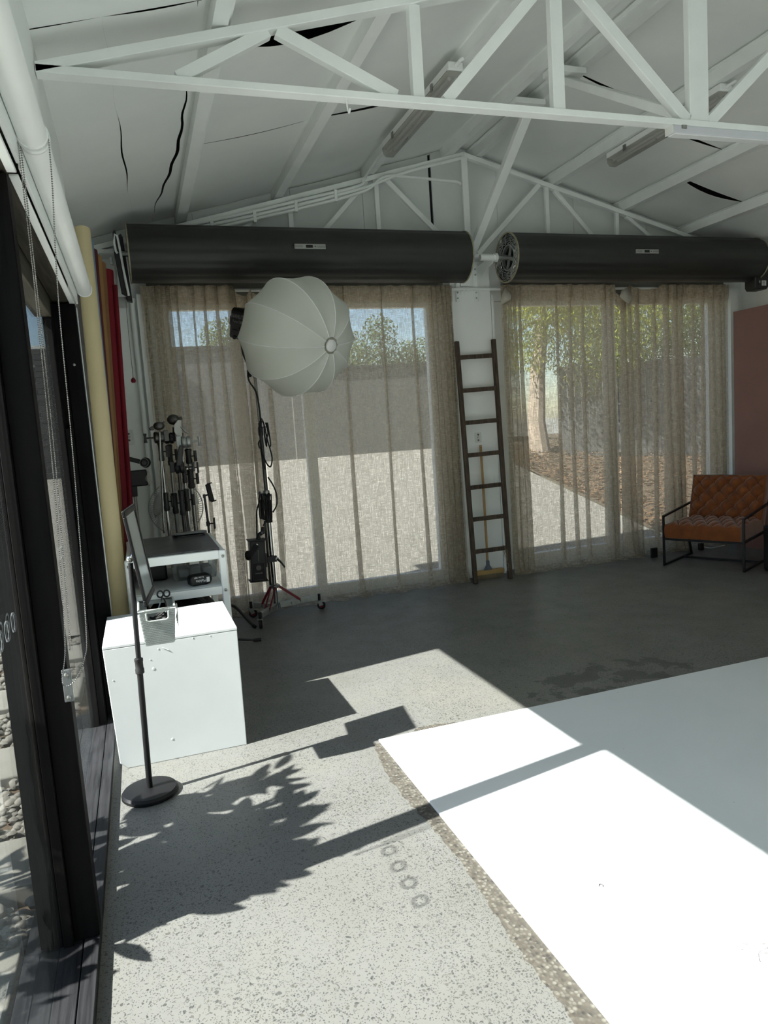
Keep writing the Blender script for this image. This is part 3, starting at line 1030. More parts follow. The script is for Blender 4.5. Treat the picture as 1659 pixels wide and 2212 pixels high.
# ================================================================ roller shutters
def shutter(label, x0, x1, latch, open_end=None):
    T = thing('roller_shutter', label, 'shutter', ((x0 + x1) / 2, 5.9, 2.92))
    yc, zc, R = 5.9, 2.92, 0.208
    n = 96
    prof = []
    for k in range(n):
        a = 2 * PI * k / n
        s = (k % 8)
        r = R + (0.001 if s in (0, 1) else 0.004 if s in (3, 4, 5, 6) else 0.0025)
        if s == 1:
            r -= 0.002
        prof.append((r * math.cos(a), r * math.sin(a)))
    b = MB()
    vs = [(x, yc + p[0], zc + p[1]) for x in (x0, x1) for p in prof]
    fs = [(k, (k + 1) % n, n + (k + 1) % n, n + k) for k in range(n)]
    b.add(vs, fs)
    b.build('rolled_curtain', MAT['shutter_dark'], T, smooth=25)
    # end rims and wound edges
    for x, s in ((x0, -1), (x1, 1)):
        b = MB()
        b.lathe([(R - 0.003, 0), (R + 0.009, 0), (R + 0.009, 0.010), (R - 0.003, 0.010), (R - 0.003, 0)], 48, axis_mat((x, yc, zc), (s, 0, 0)), cap=False)
        b.build('end_rim', MAT['edge_cream'], T)
        b = MB()
        rn = random.Random(int(x * 10))
        for q in range(6):
            rr = R - 0.012 - q * 0.014
            pts = []
            for k in range(60):
                a = 2 * PI * k / 60
                r2 = rr + (0.006 if (k // 2) % 2 else -0.003) + rn.uniform(-0.002, 0.002)
                pts.append((x + s * rn.uniform(-0.006, 0.004), yc + r2 * math.cos(a), zc + r2 * math.sin(a)))
            b.tube(pts, 0.0042, 4, closed=True)
        b.build('wound_edge', MAT['galvanised'], T)
        MB().lathe([(R - 0.014, 0), (R - 0.014, 0.004)], 40, axis_mat((x - s * 0.05, yc, zc), (s, 0, 0))).build('end_disc', MAT['hole_dark'], T)
        b = MB()
        b.lathe([(0.10, 0), (0.115, 0.0), (0.115, 0.03), (0.10, 0.03), (0.10, 0)], 32, axis_mat((x - s * 0.035, yc, zc), (s, 0, 0)), cap=False)
        for k in range(4):
            a = k * PI / 2 + 0.4
            b.bar((x - s * 0.02, yc, zc), (x - s * 0.02, yc + 0.105 * math.cos(a), zc + 0.105 * math.sin(a)), 0.012, 0.028)
        b.build('drum_wheel', MAT['galvanised'], T)
    MB().tube([(x0 - 0.10, yc, zc), (x1 + 0.10, yc, zc)], 0.02, 14).build('axle', MAT['galvanised'], T)
    a = math.radians(184)
    p = (latch, yc + (R + 0.006) * math.cos(a), zc + (R + 0.006) * math.sin(a))
    b = MB().box(latch - 0.125, latch + 0.125, p[1] - 0.012, p[1] + 0.004, zc - 0.002, zc + 0.036)
    la = b.build('latch_plate', MAT['latch_silver'], T, bevel=0.003)
    MB().box(latch - 0.035, latch + 0.02, p[1] - 0.0135, p[1] - 0.0115, zc + 0.006, zc + 0.028).build('lock_slot', MAT['hole_dark'], la)
    for dx in (-0.09, 0.09):
        MB().box(latch + dx - 0.03, latch + dx + 0.03, p[1] - 0.015, p[1] - 0.011, zc + 0.009, zc + 0.025).build('grip', MAT['steel'], la, bevel=0.002)
    MB().lathe([(0.005, 0), (0.005, 0.003)], 10, axis_mat((latch + 0.04, p[1] - 0.011, zc + 0.017), (0, -1, 0))).build('keyhole', MAT['dark_steel'], la)
    # lower end of the shutter curtain still hanging by the wall
    b = MB().box(x0 + 0.11, x1 - 0.05, 6.232, 6.25, 2.66, 2.80).box(x0 + 0.11, x1 - 0.05, 6.226, 6.252, 2.635, 2.66)
    b.build('bottom_rail', MAT['rail_lit_grey'], T, bevel=0.003)
    return T
S1 = shutter('dark grey roller shutter rolled up above the left glazed doors', 0.095, 2.85, 1.44)
S2 = shutter('dark grey roller shutter rolled up above the right glazed doors, coil end showing', 3.29, 6.08, 4.62)
# brackets on the column
def bracket(T, x, side):
    b = MB().box(x - 0.022, x + 0.022, 6.218, 6.2245, 2.60, 2.93).box(x + 0.018 * side - 0.002, x + 0.018 * side + 0.002, 6.2025, 6.222, 2.60, 2.93)
    br = b.build('wall_bracket', MAT['white_steel'], T, bevel=0.001)
    g = [(6.222, 2.725), (6.20, 2.745), (6.12, 2.80), (6.02, 2.855), (5.90, 2.875), (5.87, 2.90), (5.87, 2.945), (5.93, 2.95), (6.222, 2.905)]
    M = Matrix(((0, 0, 1, x + 0.02 * side), (1, 0, 0, 0), (0, 1, 0, 0), (0, 0, 0, 1)))
    MB().prism(g, -0.003, 0.003, M).build('gusset', MAT['white_steel'], br)
    for z in (2.63, 2.68, 2.84, 2.89):
        MB().lathe([(0.008, 0), (0.008, 0.006), (0.004, 0.009)], 8, axis_mat((x, 6.218, z), (0, -1, 0))).build('bolt', MAT['galvanised'], br)
bracket(S1, 2.935, -1)
bracket(S2, 3.125, 1)
MB().box(2.965, 3.07, 6.20, 6.2245, 2.735, 2.95).build('cover_plate', MAT['white_steel'], S1, bevel=0.002)
MB().tube([(3.02, 5.9, 2.92), (3.18, 5.9, 2.92)], 0.027, 14).build('axle_sleeve', MAT['white_steel'], S2)
MB().tube([(3.17, 5.9, 2.92), (3.185, 5.9, 2.92)], 0.038, 16).build('axle_collar', MAT['white_steel'], S2)
MB().tube([(2.90, 5.9, 2.92), (2.915, 5.9, 2.92)], 0.036, 16).build('axle_collar', MAT['white_steel'], S1)
# motor on the right end
mo = MB().prism([(-0.065, -0.12), (0.065, -0.12), (0.085, -0.09), (0.085, 0.1), (0.06, 0.13), (-0.06, 0.13), (-0.085, 0.1), (-0.085, -0.09)], 0, 0.14, Matrix(((1, 0, 0, 6.10), (0, 0, 1, 5.80), (0, 1, 0, 2.735), (0, 0, 0, 1)))).build('motor', MAT['black_plastic'], S2, bevel=0.01)
MB().box(6.095, 6.150, 5.797, 5.7995, 2.65, 2.70).build('sticker', MAT['white_print'], mo)
MB().box(6.058, 6.075, 5.797, 5.7995, 2.68, 2.70).build('sticker', MAT['light_grey_print'], mo)
for k in range(4):
    MB().box(6.10, 6.135 + 0.004 * (k % 2), 5.796, 5.797, 2.655 + k * 0.011, 2.659 + k * 0.011).build('print_line', MAT['hole_dark'], mo)
for k in range(3):
    MB().lathe([(0.003, 0), (0.003, 0.002)], 8, axis_mat((6.066, 5.80, 2.64 + k * 0.013), (0, -1, 0))).build('indicator', MAT['light_grey_print'], mo)
# chain-hoist style winder at the far left end of the left shutter
CH = thing('chain_winder', 'black and white chain winder bracket at the left end of the left shutter', 'winder', (0.05, 6.0, 2.6))
MB().prism([(0.045, 2.585), (0.085, 2.575), (0.062, 3.05), (0.05, 3.075), (0.032, 3.06)], 5.925, 6.0, XZ).build('side_plate', MAT['black_metal'], CH, bevel=0.004)
MB().prism([(0.012, 2.62), (0.045, 2.60), (0.022, 3.04), (0.010, 3.08), (-0.006, 3.06), (-0.010, 2.9)], 5.845, 5.875, XZ).build('side_plate', MAT['black_metal'], CH, bevel=0.004)
MB().tube([(0.06, 5.825, 2.60), (0.046, 5.825, 2.75), (0.034, 5.825, 2.92), (0.024, 5.825, 3.03), (0.006, 5.825, 3.04), (-0.002, 5.825, 2.98), (0.004, 5.825, 2.92), (0.014, 5.825, 2.905)], 0.009, 8).build('white_strap', MAT['white_steel'], CH)
MB().tube([(-0.02, 5.9, 2.62), (-0.012, 5.9, 2.78), (-0.022, 5.9, 2.9)], 0.006, 6).build('rod', MAT['steel'], CH)
MB().box(-0.045, -0.012, 5.93, 5.97, 2.85, 2.90).build('clip', MAT['galvanised'], CH)
MB().box(-0.02, 0.045, 5.98, 6.0, 2.54, 2.62).build('foot_plate', MAT['galvanised'], CH)
PC = thing('pull_cord', 'thin cord with a small red toggle hanging by the white wall', 'cord', (0.028, 5.86, 1.98))
MB().tube([(0.035, 5.86, 2.56), (0.030, 5.86, 2.3), (0.029, 5.86, 1.995)], 0.0018, 5).build('cord', MAT['twig'], PC)
MB().tube([(0.029, 5.86, 2.10), (0.036, 5.86, 2.06), (0.031, 5.86, 2.0)], 0.001, 4).build('loop', MAT['light_grey_print'], PC)
MB().lathe([(0.006, 0.02), (0.016, 0.008), (0.019, -0.008), (0.012, -0.018)], 12, Matrix.Translation((0.029, 5.86, 1.98))).build('toggle', MAT['red_paint'], PC)
CP = thing('conduit_drop', 'white painted downpipe in the corner left of the curtains', 'pipe', (0.06, 6.24, 0))
MB().tube([(0.085, 6.25, 0.0), (0.085, 6.25, 2.58), (0.085, 6.245, 2.62), (0.092, 6.238, 2.65), (0.094, 6.236, 2.66)], 0.021, 12).build('pipe', MAT['white_steel'], CP)
MB().box(0.06, 0.11, 6.27, 6.298, 1.2, 1.225).build('pipe_clip', MAT['white_steel'], CP)

# ================================================================ curtain rods and curtains
def rod(label, x0, x1, ends):
    T = thing('curtain_rod', label, 'curtain rod', ((x0 + x1) / 2, 6.185, 2.706))
    MB().tube([(x0, 6.185, 2.706), (x1, 6.185, 2.706)], 0.013, 12).build('rod', MAT['white_steel'], T)
    for e in ends:
        b = MB().tube([(e - 0.012, 6.185, 2.706), (e + 0.012, 6.185, 2.706)], 0.019, 12)
        b.box(e - 0.012, e + 0.012, 6.185, 6.224, 2.695, 2.717).box(e - 0.014, e + 0.014, 6.219, 6.2245, 2.665, 2.733)
        b.build('rod_bracket', MAT['white_steel'], T)
rod('white curtain rod over the left glazed doors', 0.205, 2.999, [2.984])
rod('white curtain rod over the right glazed doors', 3.0, 6.02, [3.02])

def curtain(label, x0, x1, folds, y0=6.13, seed=1, drops=(), lean=0.0, bottom=0.0, taper=1.0, wave=0.010):
    rn = random.Random(seed)
    T = thing('curtain', label, 'curtain', ((x0 + x1) / 2, y0, 0), group='sheer linen curtains')
    folds = sorted(folds)
    # path stations: (base x, dx function kind)
    st = []
    def flat(a, c):
        n = max(2, int((c - a) / 0.022))
        for i in range(n):
            st.append((a + (c - a) * i / n, 0.0, 0.0, None))
    cur = x0
    for i, (xc, w_) in enumerate(folds):
        if xc - w_ * 0.6 > cur:
            flat(cur, xc - w_ * 0.6)
        f = (xc, w_, rn.uniform(-0.02, 0.02), rn.uniform(0, 6))
        for t, dx, dy in ((0, -0.6, 0), (1, -0.2, -0.004), (2, 0.25, -0.008), (3, 0.48, -0.004), (4, 0.52, 0.010), (5, 0.4, 0.019), (6, 0.0, 0.022), (7, -0.4, 0.024), (8, -0.52, 0.033), (9, -0.45, 0.043), (10, -0.1, 0.044), (11, 0.3, 0.036), (12, 0.6, 0.022), (13, 0.8, 0.008)):
            st.append((xc, dx, dy, f))
        cur = max(cur, xc + w_ * 0.8)
    if cur < x1:
        flat(cur, x1)
    st.append((x1, 0, 0, None))
    zs = [0.0, 0.0, 0.015, 0.05, 0.11, 0.2, 0.35, 0.55, 0.8, 1.1, 1.4, 1.7, 2.0, 2.25, 2.42, 2.52, 2.58, 2.62, 2.68, 2.735]
    ph = rn.uniform(0, 6)
    rows = []
    for ri, z in enumerate(zs):
        row = []
        t = z / 2.7
        for xb, dx, dy, f in st:
            w_ = f[1] if f else 0
            wz = (0.75 + 0.5 * (1 - t)) if f else 0
            if f:
                wz *= 1 + 0.25 * math.sin(z * 2.1 + f[3])
                x = xb + dx * w_ * wz + f[2] * math.sin(z * 1.3 + f[3]) * 0.6
            else:
                x = xb
            x = x + lean * (1 - t) * (x - x0) / (x1 - x0 + 1e-6)
            y = y0 + dy * (0.6 + 0.8 * (1 - t)) * (1.0 if w_ < 0.05 else 1.25)
            y += wave * (0.4 + 0.9 * (1 - t)) * math.sin(x * 16 + ph + 0.7 * math.sin(z * 1.1))
            if z > 2.5:
                y -= 0.020 * max(0.0, math.cos(2 * PI * x / 0.115 + ph)) ** 3 * min(1, (z - 2.5) / 0.12)
            if ri == 0:
                y -= 0.05 + 0.025 * math.sin(x * 23 + ph)
            if z < 0.12:
                y -= 0.02 * (1 - z / 0.12) * (1 + math.sin(x * 31 + ph))
            zz = z + bottom * (1 - t)
            if ri == 0:
                zz = 0.003
            elif ri == 1:
                zz = 0.010 + 0.012 * (1 + math.sin(x * 27 + ph))
            if z > 2.6:
                zz -= 0.010 * abs(math.sin(x * 24 + ph)) * (z - 2.6) / 0.135
            for (da, db, dd) in drops:
                if da < x < db and z > 2.2:
                    k = math.sin(PI * (x - da) / (db - da)) ** 0.7
                    zz -= dd * k * min(1, (z - 2.2) / 0.45)
            row.append((x, y, zz))
        rows.append(row)
    b = MB()
    nc = len(st)
    b.add([p for r in rows for p in r], [(j * nc + i, j * nc + i + 1, (j + 1) * nc + i + 1, (j + 1) * nc + i) for j in range(len(rows) - 1) for i in range(nc - 1)])
    o = b.build('drape', MAT['linen'], T, smooth=75)
    h = MB()
    hr = rows[-4:]
    h.add([(p[0], p[1] - 0.004, p[2]) for r in hr for p in r], [(j * nc + i, j * nc + i + 1, (j + 1) * nc + i + 1, (j + 1) * nc + i) for j in range(3) for i in range(nc - 1)])
    h.build('heading_tape', MAT['linen'], T, smooth=75)
    hm = None
    x = x0 + 0.03
    while x < x1:
        if not any(da < x < db for da, db, _ in drops):
            if hm is None:
                ho = MB().box(-0.003, 0.003, 0.035, 0.040, 2.68, 2.722).build('hook', MAT['white_steel'], None, smooth=0)
                hm = ho.data
            else:
                ho = bpy.data.objects.new('hook', hm)
                COL.objects.link(ho)
            ho.parent = T
            ho.location = (x - (x0 + x1) / 2, 0, 0)
        x += 0.105
    return T
curtain('sheer beige linen curtain gathered at the far left, behind the stand cluster', 0.15, 1.02,
        [(0.26, 0.025), (0.30, 0.03), (0.36, 0.035), (0.42, 0.025), (0.545, 0.022), (0.64, 0.022), (0.735, 0.045), (0.86, 0.10), (0.97, 0.05)], seed=1, drops=((0.88, 1.02, 0.09),), y0=6.115)
curtain('sheer beige linen curtain behind the lantern softbox, left of the ladder', 1.032, 2.83,
        [(1.10, 0.03), (1.80, 0.022), (2.15, 0.010), (2.45, 0.016), (2.62, 0.03), (2.67, 0.03), (2.72, 0.035), (2.765, 0.03), (2.80, 0.02)], seed=2, lean=0.02, drops=((1.0, 1.30, 0.10),), y0=6.135)
curtain('sheer beige linen curtain right of the ladder with a loose torn top corner', 3.325, 4.585,
        [(3.37, 0.03), (3.42, 0.035), (3.47, 0.03), (3.53, 0.022), (3.91, 0.010), (4.065, 0.014), (4.21, 0.012), (4.45, 0.05), (4.525, 0.03)], seed=3, y0=6.115)
curtain('sheer beige linen curtain at the far right by the pink board, top sagging', 4.60, 5.99,
        [(4.685, 0.06), (4.77, 0.03), (4.85, 0.03), (5.05, 0.014), (5.22, 0.06), (5.32, 0.05), (5.38, 0.04), (5.55, 0.014), (5.67, 0.02), (5.80, 0.02), (5.88, 0.03), (5.93, 0.03)], seed=4, drops=((4.57, 4.78, 0.14), (4.78, 5.15, 0.05)), y0=6.135)
# folded-over loose corners of the curtain tops
def flap(label, pts):
    b = MB()
    n = len(pts)
    b.add(pts, [tuple(range(n))])
    o = b.build('curtain_flap', MAT['linen_solid'])
    md = o.modifiers.new('thick', 'SOLIDIFY')
    md.thickness = 0.003
    tag(o, label, 'fabric')
flap('loose triangle of curtain linen hanging beside the white column', [(3.345, 6.060, 2.705), (3.40, 6.050, 2.62), (3.385, 6.045, 2.585), (3.29, 6.065, 2.535), (3.305, 6.065, 2.62)])
flap('loose fold of curtain linen drooping from the right curtain top', [(4.62, 6.07, 2.66), (4.70, 6.06, 2.70), (4.735, 6.055, 2.58), (4.68, 6.05, 2.53), (4.59, 6.06, 2.60)])
st_ = MB().box(4.815, 4.885, 5.96, 5.985, 0.0005, 0.10).build('door_wedge', MAT['black_plastic'], bevel=0.003)
tag(st_, 'small black block standing on the floor against the right curtain hem', 'block')

# ================================================================ ladder, broom, outlet
LD = thing('ladder', 'old dark wooden ladder with seven rungs leaning on the white column', 'ladder', (3.02, 5.97, 0))
lp = lambda t: Vector((2.838 + 0.040 * t, 5.965 + 0.208 * t, 2.235 * t))
rp = lambda t: Vector((3.195 + 0.062 * t, 5.955 + 0.220 * t, 2.245 * t))
for f in (lp, rp):
    MB().bar(f(0) + Vector((0, 0, 0.004)), f(1), 0.042, 0.034).build('stile', MAT['ladder_timber'], LD, bevel=0.006)
for z in (0.297, 0.595, 0.889, 1.187, 1.486, 1.782, 2.086):
    t = z / 2.235
    MB().bar(lp(t) + Vector((0.012, -0.004, 0)), rp(t) + Vector((-0.012, -0.004, 0.0)), 0.020, 0.040).build('rung', MAT['ladder_timber'], LD, bevel=0.004)
TW = thing('string', 'frayed pale string tied to the lowest ladder rung', 'string', (3.18, 5.98, 0.2))
rn = random.Random(4)
for k in range(4):
    p = Vector((3.140 + 0.007 * k, 5.945, 0.29))
    pts = [p + Vector((rn.uniform(-0.012, 0.012), -0.006 * i, -0.028 * i + rn.uniform(-0.01, 0.01))) for i in range(5 + k)]
    MB().tube(pts, 0.0018, 5).build('strand', MAT['bristle'], TW)
MB().tube([(3.150, 5.945, 0.26), (3.150, 5.945, 0.325), (3.150, 5.99, 0.325)], 0.003, 6).build('knot', MAT['bristle'], TW)
BR = thing('broom', 'push broom with a yellow wooden handle standing behind the ladder', 'broom', (3.05, 6.1, 0))
MB().tube([(3.045, 6.11, 0.15), (3.062, 6.15, 0.75), (3.078, 6.195, 1.268)], [0.011, 0.012, 0.011], 12).build('handle', MAT['handle_wood'], BR)
MB().lathe([(0.0035, -0.0125), (0.0035, 0.0125)], 8, axis_mat((3.077, 6.193, 1.245), (0, 1, 0))).build('hang_hole', MAT['hole_dark'], BR)
b = MB().prism([(-0.045, 0.0), (0.045, 0.0), (0.040, 0.018), (0.014, 0.055), (0.013, 0.10), (-0.013, 0.10), (-0.014, 0.055), (-0.040, 0.018)], -0.014, 0.014, Matrix(((1, 0, 0, 3.045), (0, 0, 1, 6.105), (0, 1, 0, 0.075), (0, 0, 0, 1))))
b.build('socket', MAT['socket_grey_blue'], BR, bevel=0.004)
MB().box(2.885, 3.205, 6.075, 6.135, 0.045, 0.085).build('head', MAT['broom_wood'], BR, bevel=0.006)
b = MB()
rn = random.Random(6)
for i in range(64):
    for j in range(4):
        x = 2.892 + i * 0.0048
        y = 6.082 + j * 0.015
        b.tube([(x, y, 0.046), (x + rn.uniform(-0.004, 0.004), y + rn.uniform(-0.006, 0.004), 0.001)], [0.0024, 0.0012], 4)
b.build('bristles', MAT['bristle'], BR, kind='stuff')
def outlet(label, x, y, z, w_=0.068, h_=0.094):
    T = thing('power_outlet', label, 'power outlet', (x, y, z))
    MB().box(x - w_ / 2, x + w_ / 2, y - 0.009, y, z - h_ / 2, z + h_ / 2).build('plate', MAT['outlet_white'], T, bevel=0.003)
    for dz in (-0.026, 0.0, 0.026):
        MB().lathe([(0.009, 0), (0.009, 0.003)], 14, axis_mat((x, y - 0.009, z + dz), (0, -1, 0))).build('rosette', MAT['dark_steel'], T)
    MB().lathe([(0.006, 0), (0.006, 0.0045)], 12, axis_mat((x, y - 0.009, z), (0, -1, 0))).build('button', MAT['outlet_white'], T)
outlet('white wall power outlet on the column behind the ladder', 3.068, 6.2245, 1.342)
outlet('white wall power outlet in the dim corner left of the stand cluster', -0.05, 6.2995, 1.56, 0.075, 0.12)
# ================================================================ light stand with lantern
PXY = (0.968, 5.90)
ST = thing('light_stand', 'rolling steel light stand with red struts and casters', 'light stand', (PXY[0], PXY[1], 0))
px, py = PXY
MB().tube([(px, py, 0.06), (px, py, 0.80)], 0.019, 14).build('lower_tube', MAT['chrome'], ST)
MB().tube([(px - 0.032, py + 0.005, 0.24), (px - 0.032, py + 0.005, 0.80)], 0.010, 10).build('guide_tube', MAT['black_metal'], ST)
MB().lathe([(0.030, 0), (0.030, 0.185)], 16, Matrix.Translation((px, py, 0.785))).build('sleeve', MAT['black_plastic'], ST)
MB().lathe([(0.024, 0), (0.027, 0.01), (0.027, 0.07), (0.022, 0.08)], 16, Matrix.Translation((px, py, 0.972))).build('collar', MAT['steel'], ST)
MB().tube([(px, py, 1.04), (px - 0.004, py, 1.60)], 0.0155, 12).build('middle_tube', MAT['dark_steel'], ST)
MB().lathe([(0.021, 0), (0.021, 0.06), (0.018, 0.07)], 14, Matrix.Translation((px - 0.004, py, 1.50))).build('collar', MAT['dark_steel'], ST)
MB().tube([(px - 0.004, py, 1.56), (px - 0.012, py, 2.02)], 0.0125, 12).build('upper_tube', MAT['steel'], ST)
MB().lathe([(0.017, 0), (0.017, 0.05), (0.012, 0.06)], 12, Matrix.Translation((px - 0.012, py, 1.965))).build('spigot', MAT['steel'], ST)
def tknob(parent, c, d, mat, s=1.0, name='knob'):
    b = MB()
    d = Vector(d).normalized()
    c = Vector(c)
    b.tube([c, c + d * 0.035 * s], 0.006 * s, 8)
    _, sv, u = frame(d)
    e = c + d * 0.042 * s
    for a in range(3):
        v = sv * math.cos(a * PI / 3 * 2) + u * math.sin(a * PI / 3 * 2)
        b.tube([e, e + v * 0.022 * s], [0.010 * s, 0.008 * s], 8)
    b.ball(e, 0.011 * s, 8, 6)
    return b.build(name, MAT[mat], parent)
tknob(ST, (px + 0.015, py, 1.565), (1, -0.3, 0), 'steel')
tknob(ST, (px - 0.02, py, 1.03), (-1, -0.3, 0), 'steel')
b = MB().tube([(px - 0.02, py, 1.99), (px - 0.045, py - 0.01, 1.99)], 0.005, 6)
b.lathe([(0.012, 0), (0.021, 0.004), (0.021, 0.016), (0.012, 0.02)], 14, axis_mat((px - 0.043, py - 0.01, 1.99), (-1, -0.4, 0)))
b.build('knob', MAT['black_plastic'], ST)
# base collar, struts, legs, casters
MB().lathe([(0.035, 0), (0.045, 0.006), (0.045, 0.022), (0.035, 0.03)], 16, Matrix.Translation((px, py, 0.235))).build('base_collar', MAT['steel'], ST)
cast = [(1.335, 5.885), (0.775, 5.545), (0.765, 5.945)]
for i, (cx, cy_) in enumerate(cast):
    d = Vector((cx - px, cy_ - py, 0))
    L = d.length
    d.normalize()
    p0 = Vector((px, py, 0.085)) + d * 0.03
    p1 = Vector((cx, cy_, 0.105)) - d * 0.02
    lg = MB().bar(p0, p1, 0.034, 0.046).build('leg', MAT['galvanised'], ST, bevel=0.003)
    n_ = d.cross(Vector((0, 0, 1)))
    for t in (0.3, 0.55):
        for zz in (0.006, -0.006):
            c = p0.lerp(p1, t) + Vector((0, 0, zz)) - n_ * 0.0165 * (1 if n_.y > 0 else -1)
            MB().lathe([(0.004, 0), (0.004, 0.002)], 8, axis_mat(c, -n_ if n_.y > 0 else n_)).build('bolt_hole', MAT['hole_dark'], lg)
    for s in (-0.02, 0.02):
        q0 = Vector((px, py, 0.245)) + d * 0.035 + n_ * s
        q1 = Vector((px, py, 0.11)) + d * (L * 0.55) + n_ * s
        MB().bar(q0, q1, 0.006, 0.018).build('strut', MAT['red_paint'], ST)
    cz = 0.035
    ca = MB().tube([(cx, cy_, 0.075), (cx, cy_, 0.135)], 0.012, 10).build('caster_stem', MAT['black_metal'], ST)
    rdir = Vector((0.95, -0.3, 0)).normalized() if i != 1 else Vector((0.25, 0.97, 0))
    ax = rdir.cross(Vector((0, 0, 1))).normalized()
    wc = Vector((cx, cy_, cz)) + rdir * 0.014
    b = MB()
    b.lathe([(0.012, -0.011), (0.030, -0.012), (0.035, -0.008), (0.035, 0.008), (0.030, 0.012), (0.012, 0.011)], 24, axis_mat(wc, ax))
    b.build('wheel', MAT['rubber'], ca)
    MB().lathe([(0.019, -0.0125), (0.019, 0.0125)], 18, axis_mat(wc, ax)).build('wheel_hub', MAT['red_paint'], ca)
    b = MB()
    for s in (-1, 1):
        b.bar(wc + ax * 0.016 * s, Vector((cx, cy_, 0.08)) + ax * 0.016 * s, 0.034, 0.003, side=rdir)
    b.lathe([(0.022, 0), (0.022, 0.006)], 14, Matrix.Translation((cx, cy_, 0.074)))
    b.build('fork', MAT['galvanised'], ca)
    MB().bar(Vector((cx, cy_, 0.068)) + rdir * 0.02, Vector((cx, cy_, 0.062)) + rdir * 0.062, 0.022, 0.004).build('brake_lever', MAT['galvanised'], ca)

# ---------------------------------------------------------------- lantern softbox
C0 = Vector((1.2075, 5.36, 2.2046))
AX = Vector((0.44, -0.852, -0.285)).normalized()
LM = axis_mat(C0, AX, (0, 0, 1))
LS = thing('lantern_softbox', 'large white round lantern softbox with radial fabric panels on the light', 'softbox', mat=LM)
NG = 10
A_, R_ = 0.381, 0.443
def lan(theta, phi, pull=0.0):
    # theta: 0 front pole .. PI back pole; phi around
    rr = R_ * math.sin(theta) ** 0.86
    zz = A_ * math.cos(theta)
    return Vector((rr * (1 - pull) * math.cos(phi), rr * (1 - pull) * math.sin(phi), zz * (1 - pull * 0.6)))
for k in range(NG):
    def fn(u, v, k=k):
        th = 0.10 + (PI - 0.10 - 0.30) * v
        ph = 2 * PI * (k + u) / NG + 0.13
        pl = 0.066 * math.sin(PI * u) * (0.35 + 0.65 * math.sin(th))
        # small puckers beside the seams near the front
        pl += 0.0022 * math.sin(v * 90) * (abs(2 * u - 1) ** 3) * (1 if v < 0.45 else 0.2)
        return lan(th, ph, pl)
    MB().grid(fn, 12, 44).build('fabric_panel', MAT['softbox_cloth'], LS, smooth=60, local=True)
for k in range(NG):
    pts = [lan(0.10 + (PI - 0.40) * j / 28, 2 * PI * k / NG + 0.13) * 1.002 for j in range(29)]
    MB().tube(pts, 0.0035, 6).build('rib_seam', MAT['white_print'], LS, local=True)
MB().lathe([(0.001, 0.014), (0.030, 0.012), (0.043, 0.004), (0.044, -0.006)], 28, Matrix.Translation((0, 0, A_)), cap=False).build('front_cap', MAT['white_print'], LS, local=True)
MB().lathe([(0.135, 0), (0.142, 0.004), (0.142, 0.02), (0.075, 0.03), (0.075, 0.0), (0.135, 0)], 28, Matrix.Translation((0, 0, -A_ * 0.955)), cap=False).build('mount_ring', MAT['black_metal'], LS, local=True)

# ---------------------------------------------------------------- the lamp head
HC = C0 - AX * 0.645
HM = axis_mat(HC, AX, (0, 0, 1))      # local x: side, y: up, z: towards the softbox
LH = thing('studio_light', 'black studio light head mounted behind the lantern softbox', 'studio light', mat=HM)
body = [(-0.062, -0.125), (0.062, -0.125), (0.07, -0.11), (0.07, 0.09), (0.05, 0.115), (-0.05, 0.115), (-0.07, 0.09), (-0.07, -0.11)]
MB().prism(body, -0.115, 0.115).build('housing', MAT['black_plastic'], LH, local=True, bevel=0.006)
MB().lathe([(0.070, 0.115), (0.085, 0.125), (0.085, 0.19), (0.070, 0.20)], 24).build('front_mount', MAT['black_metal'], LH, local=True)
MB().prism([(-0.045, -0.03), (0.045, -0.03), (0.045, 0.045), (-0.045, 0.045)], -0.165, -0.112).build('rear_handle', MAT['black_plastic'], LH, local=True, bevel=0.008)
for k in range(6):
    MB().box(-0.0712, 0.0712, 0.035, 0.038, -0.09 + k * 0.012, -0.085 + k * 0.012).build('vent_slat', MAT['black_metal'], LH, local=True)
b = MB()
side = -1
b.tube([(side * 0.072, -0.03, 0.04), (side * 0.10, -0.03, 0.04)], 0.009, 10)
b.tube([(side * 0.072, -0.09, 0.035), (side * 0.105, -0.10, 0.035)], 0.006, 8)
b.build('pivot', MAT['black_metal'], LH, local=True)
MB().ball((side * 0.115, -0.104, 0.02), 0.018, 12, 8).build('tilt_knob', MAT['black_plastic'], LH, local=True)
# yoke from the head down to the stand
spig = Vector((px - 0.012, py, 2.03))
b = MB()
hs = HM.to_3x3() @ Vector((-1, 0, 0))
y0_ = HC + hs * 0.09 + Vector((0, 0, -0.03)) + AX * 0.04
b.tube([y0_, y0_ + Vector((0.004, 0.0, -0.09)), y0_ + Vector((0.012, 0.0, -0.20)), y0_ + Vector((0.03, -0.002, -0.255)), spig + Vector((0.0, 0, 0.05)), spig + Vector((0, 0, 0.006))], [0.012, 0.013, 0.013, 0.013, 0.013, 0.013], 10)
b.build('yoke', MAT['black_metal'], LH)
# lettering on the housing side that faces the room
sd = Matrix(((0, 0, -1, -0.0706), (0, 1, 0, 0.0), (1, 0, 0, -0.01), (0, 0, 0, 1)))
def on_side(z, y):
    return HM @ Matrix.Translation((-0.0708, y, z)) @ Matrix(((0, 0, -1, 0), (0, 1, 0, 0), (1, 0, 0, 0), (0, 0, 0, 1)))
text_obj('lettering', 'NANLITE', 0.046, on_side(-0.012, 0.050), MAT['light_grey_print'], LH)
text_obj('lettering', 'Forza 720B', 0.030, on_side(-0.012, 0.010), MAT['light_grey_print'], LH)
text_obj('lettering', 'NANLINK', 0.018, on_side(-0.045, -0.055), MAT['dark_steel'], LH)

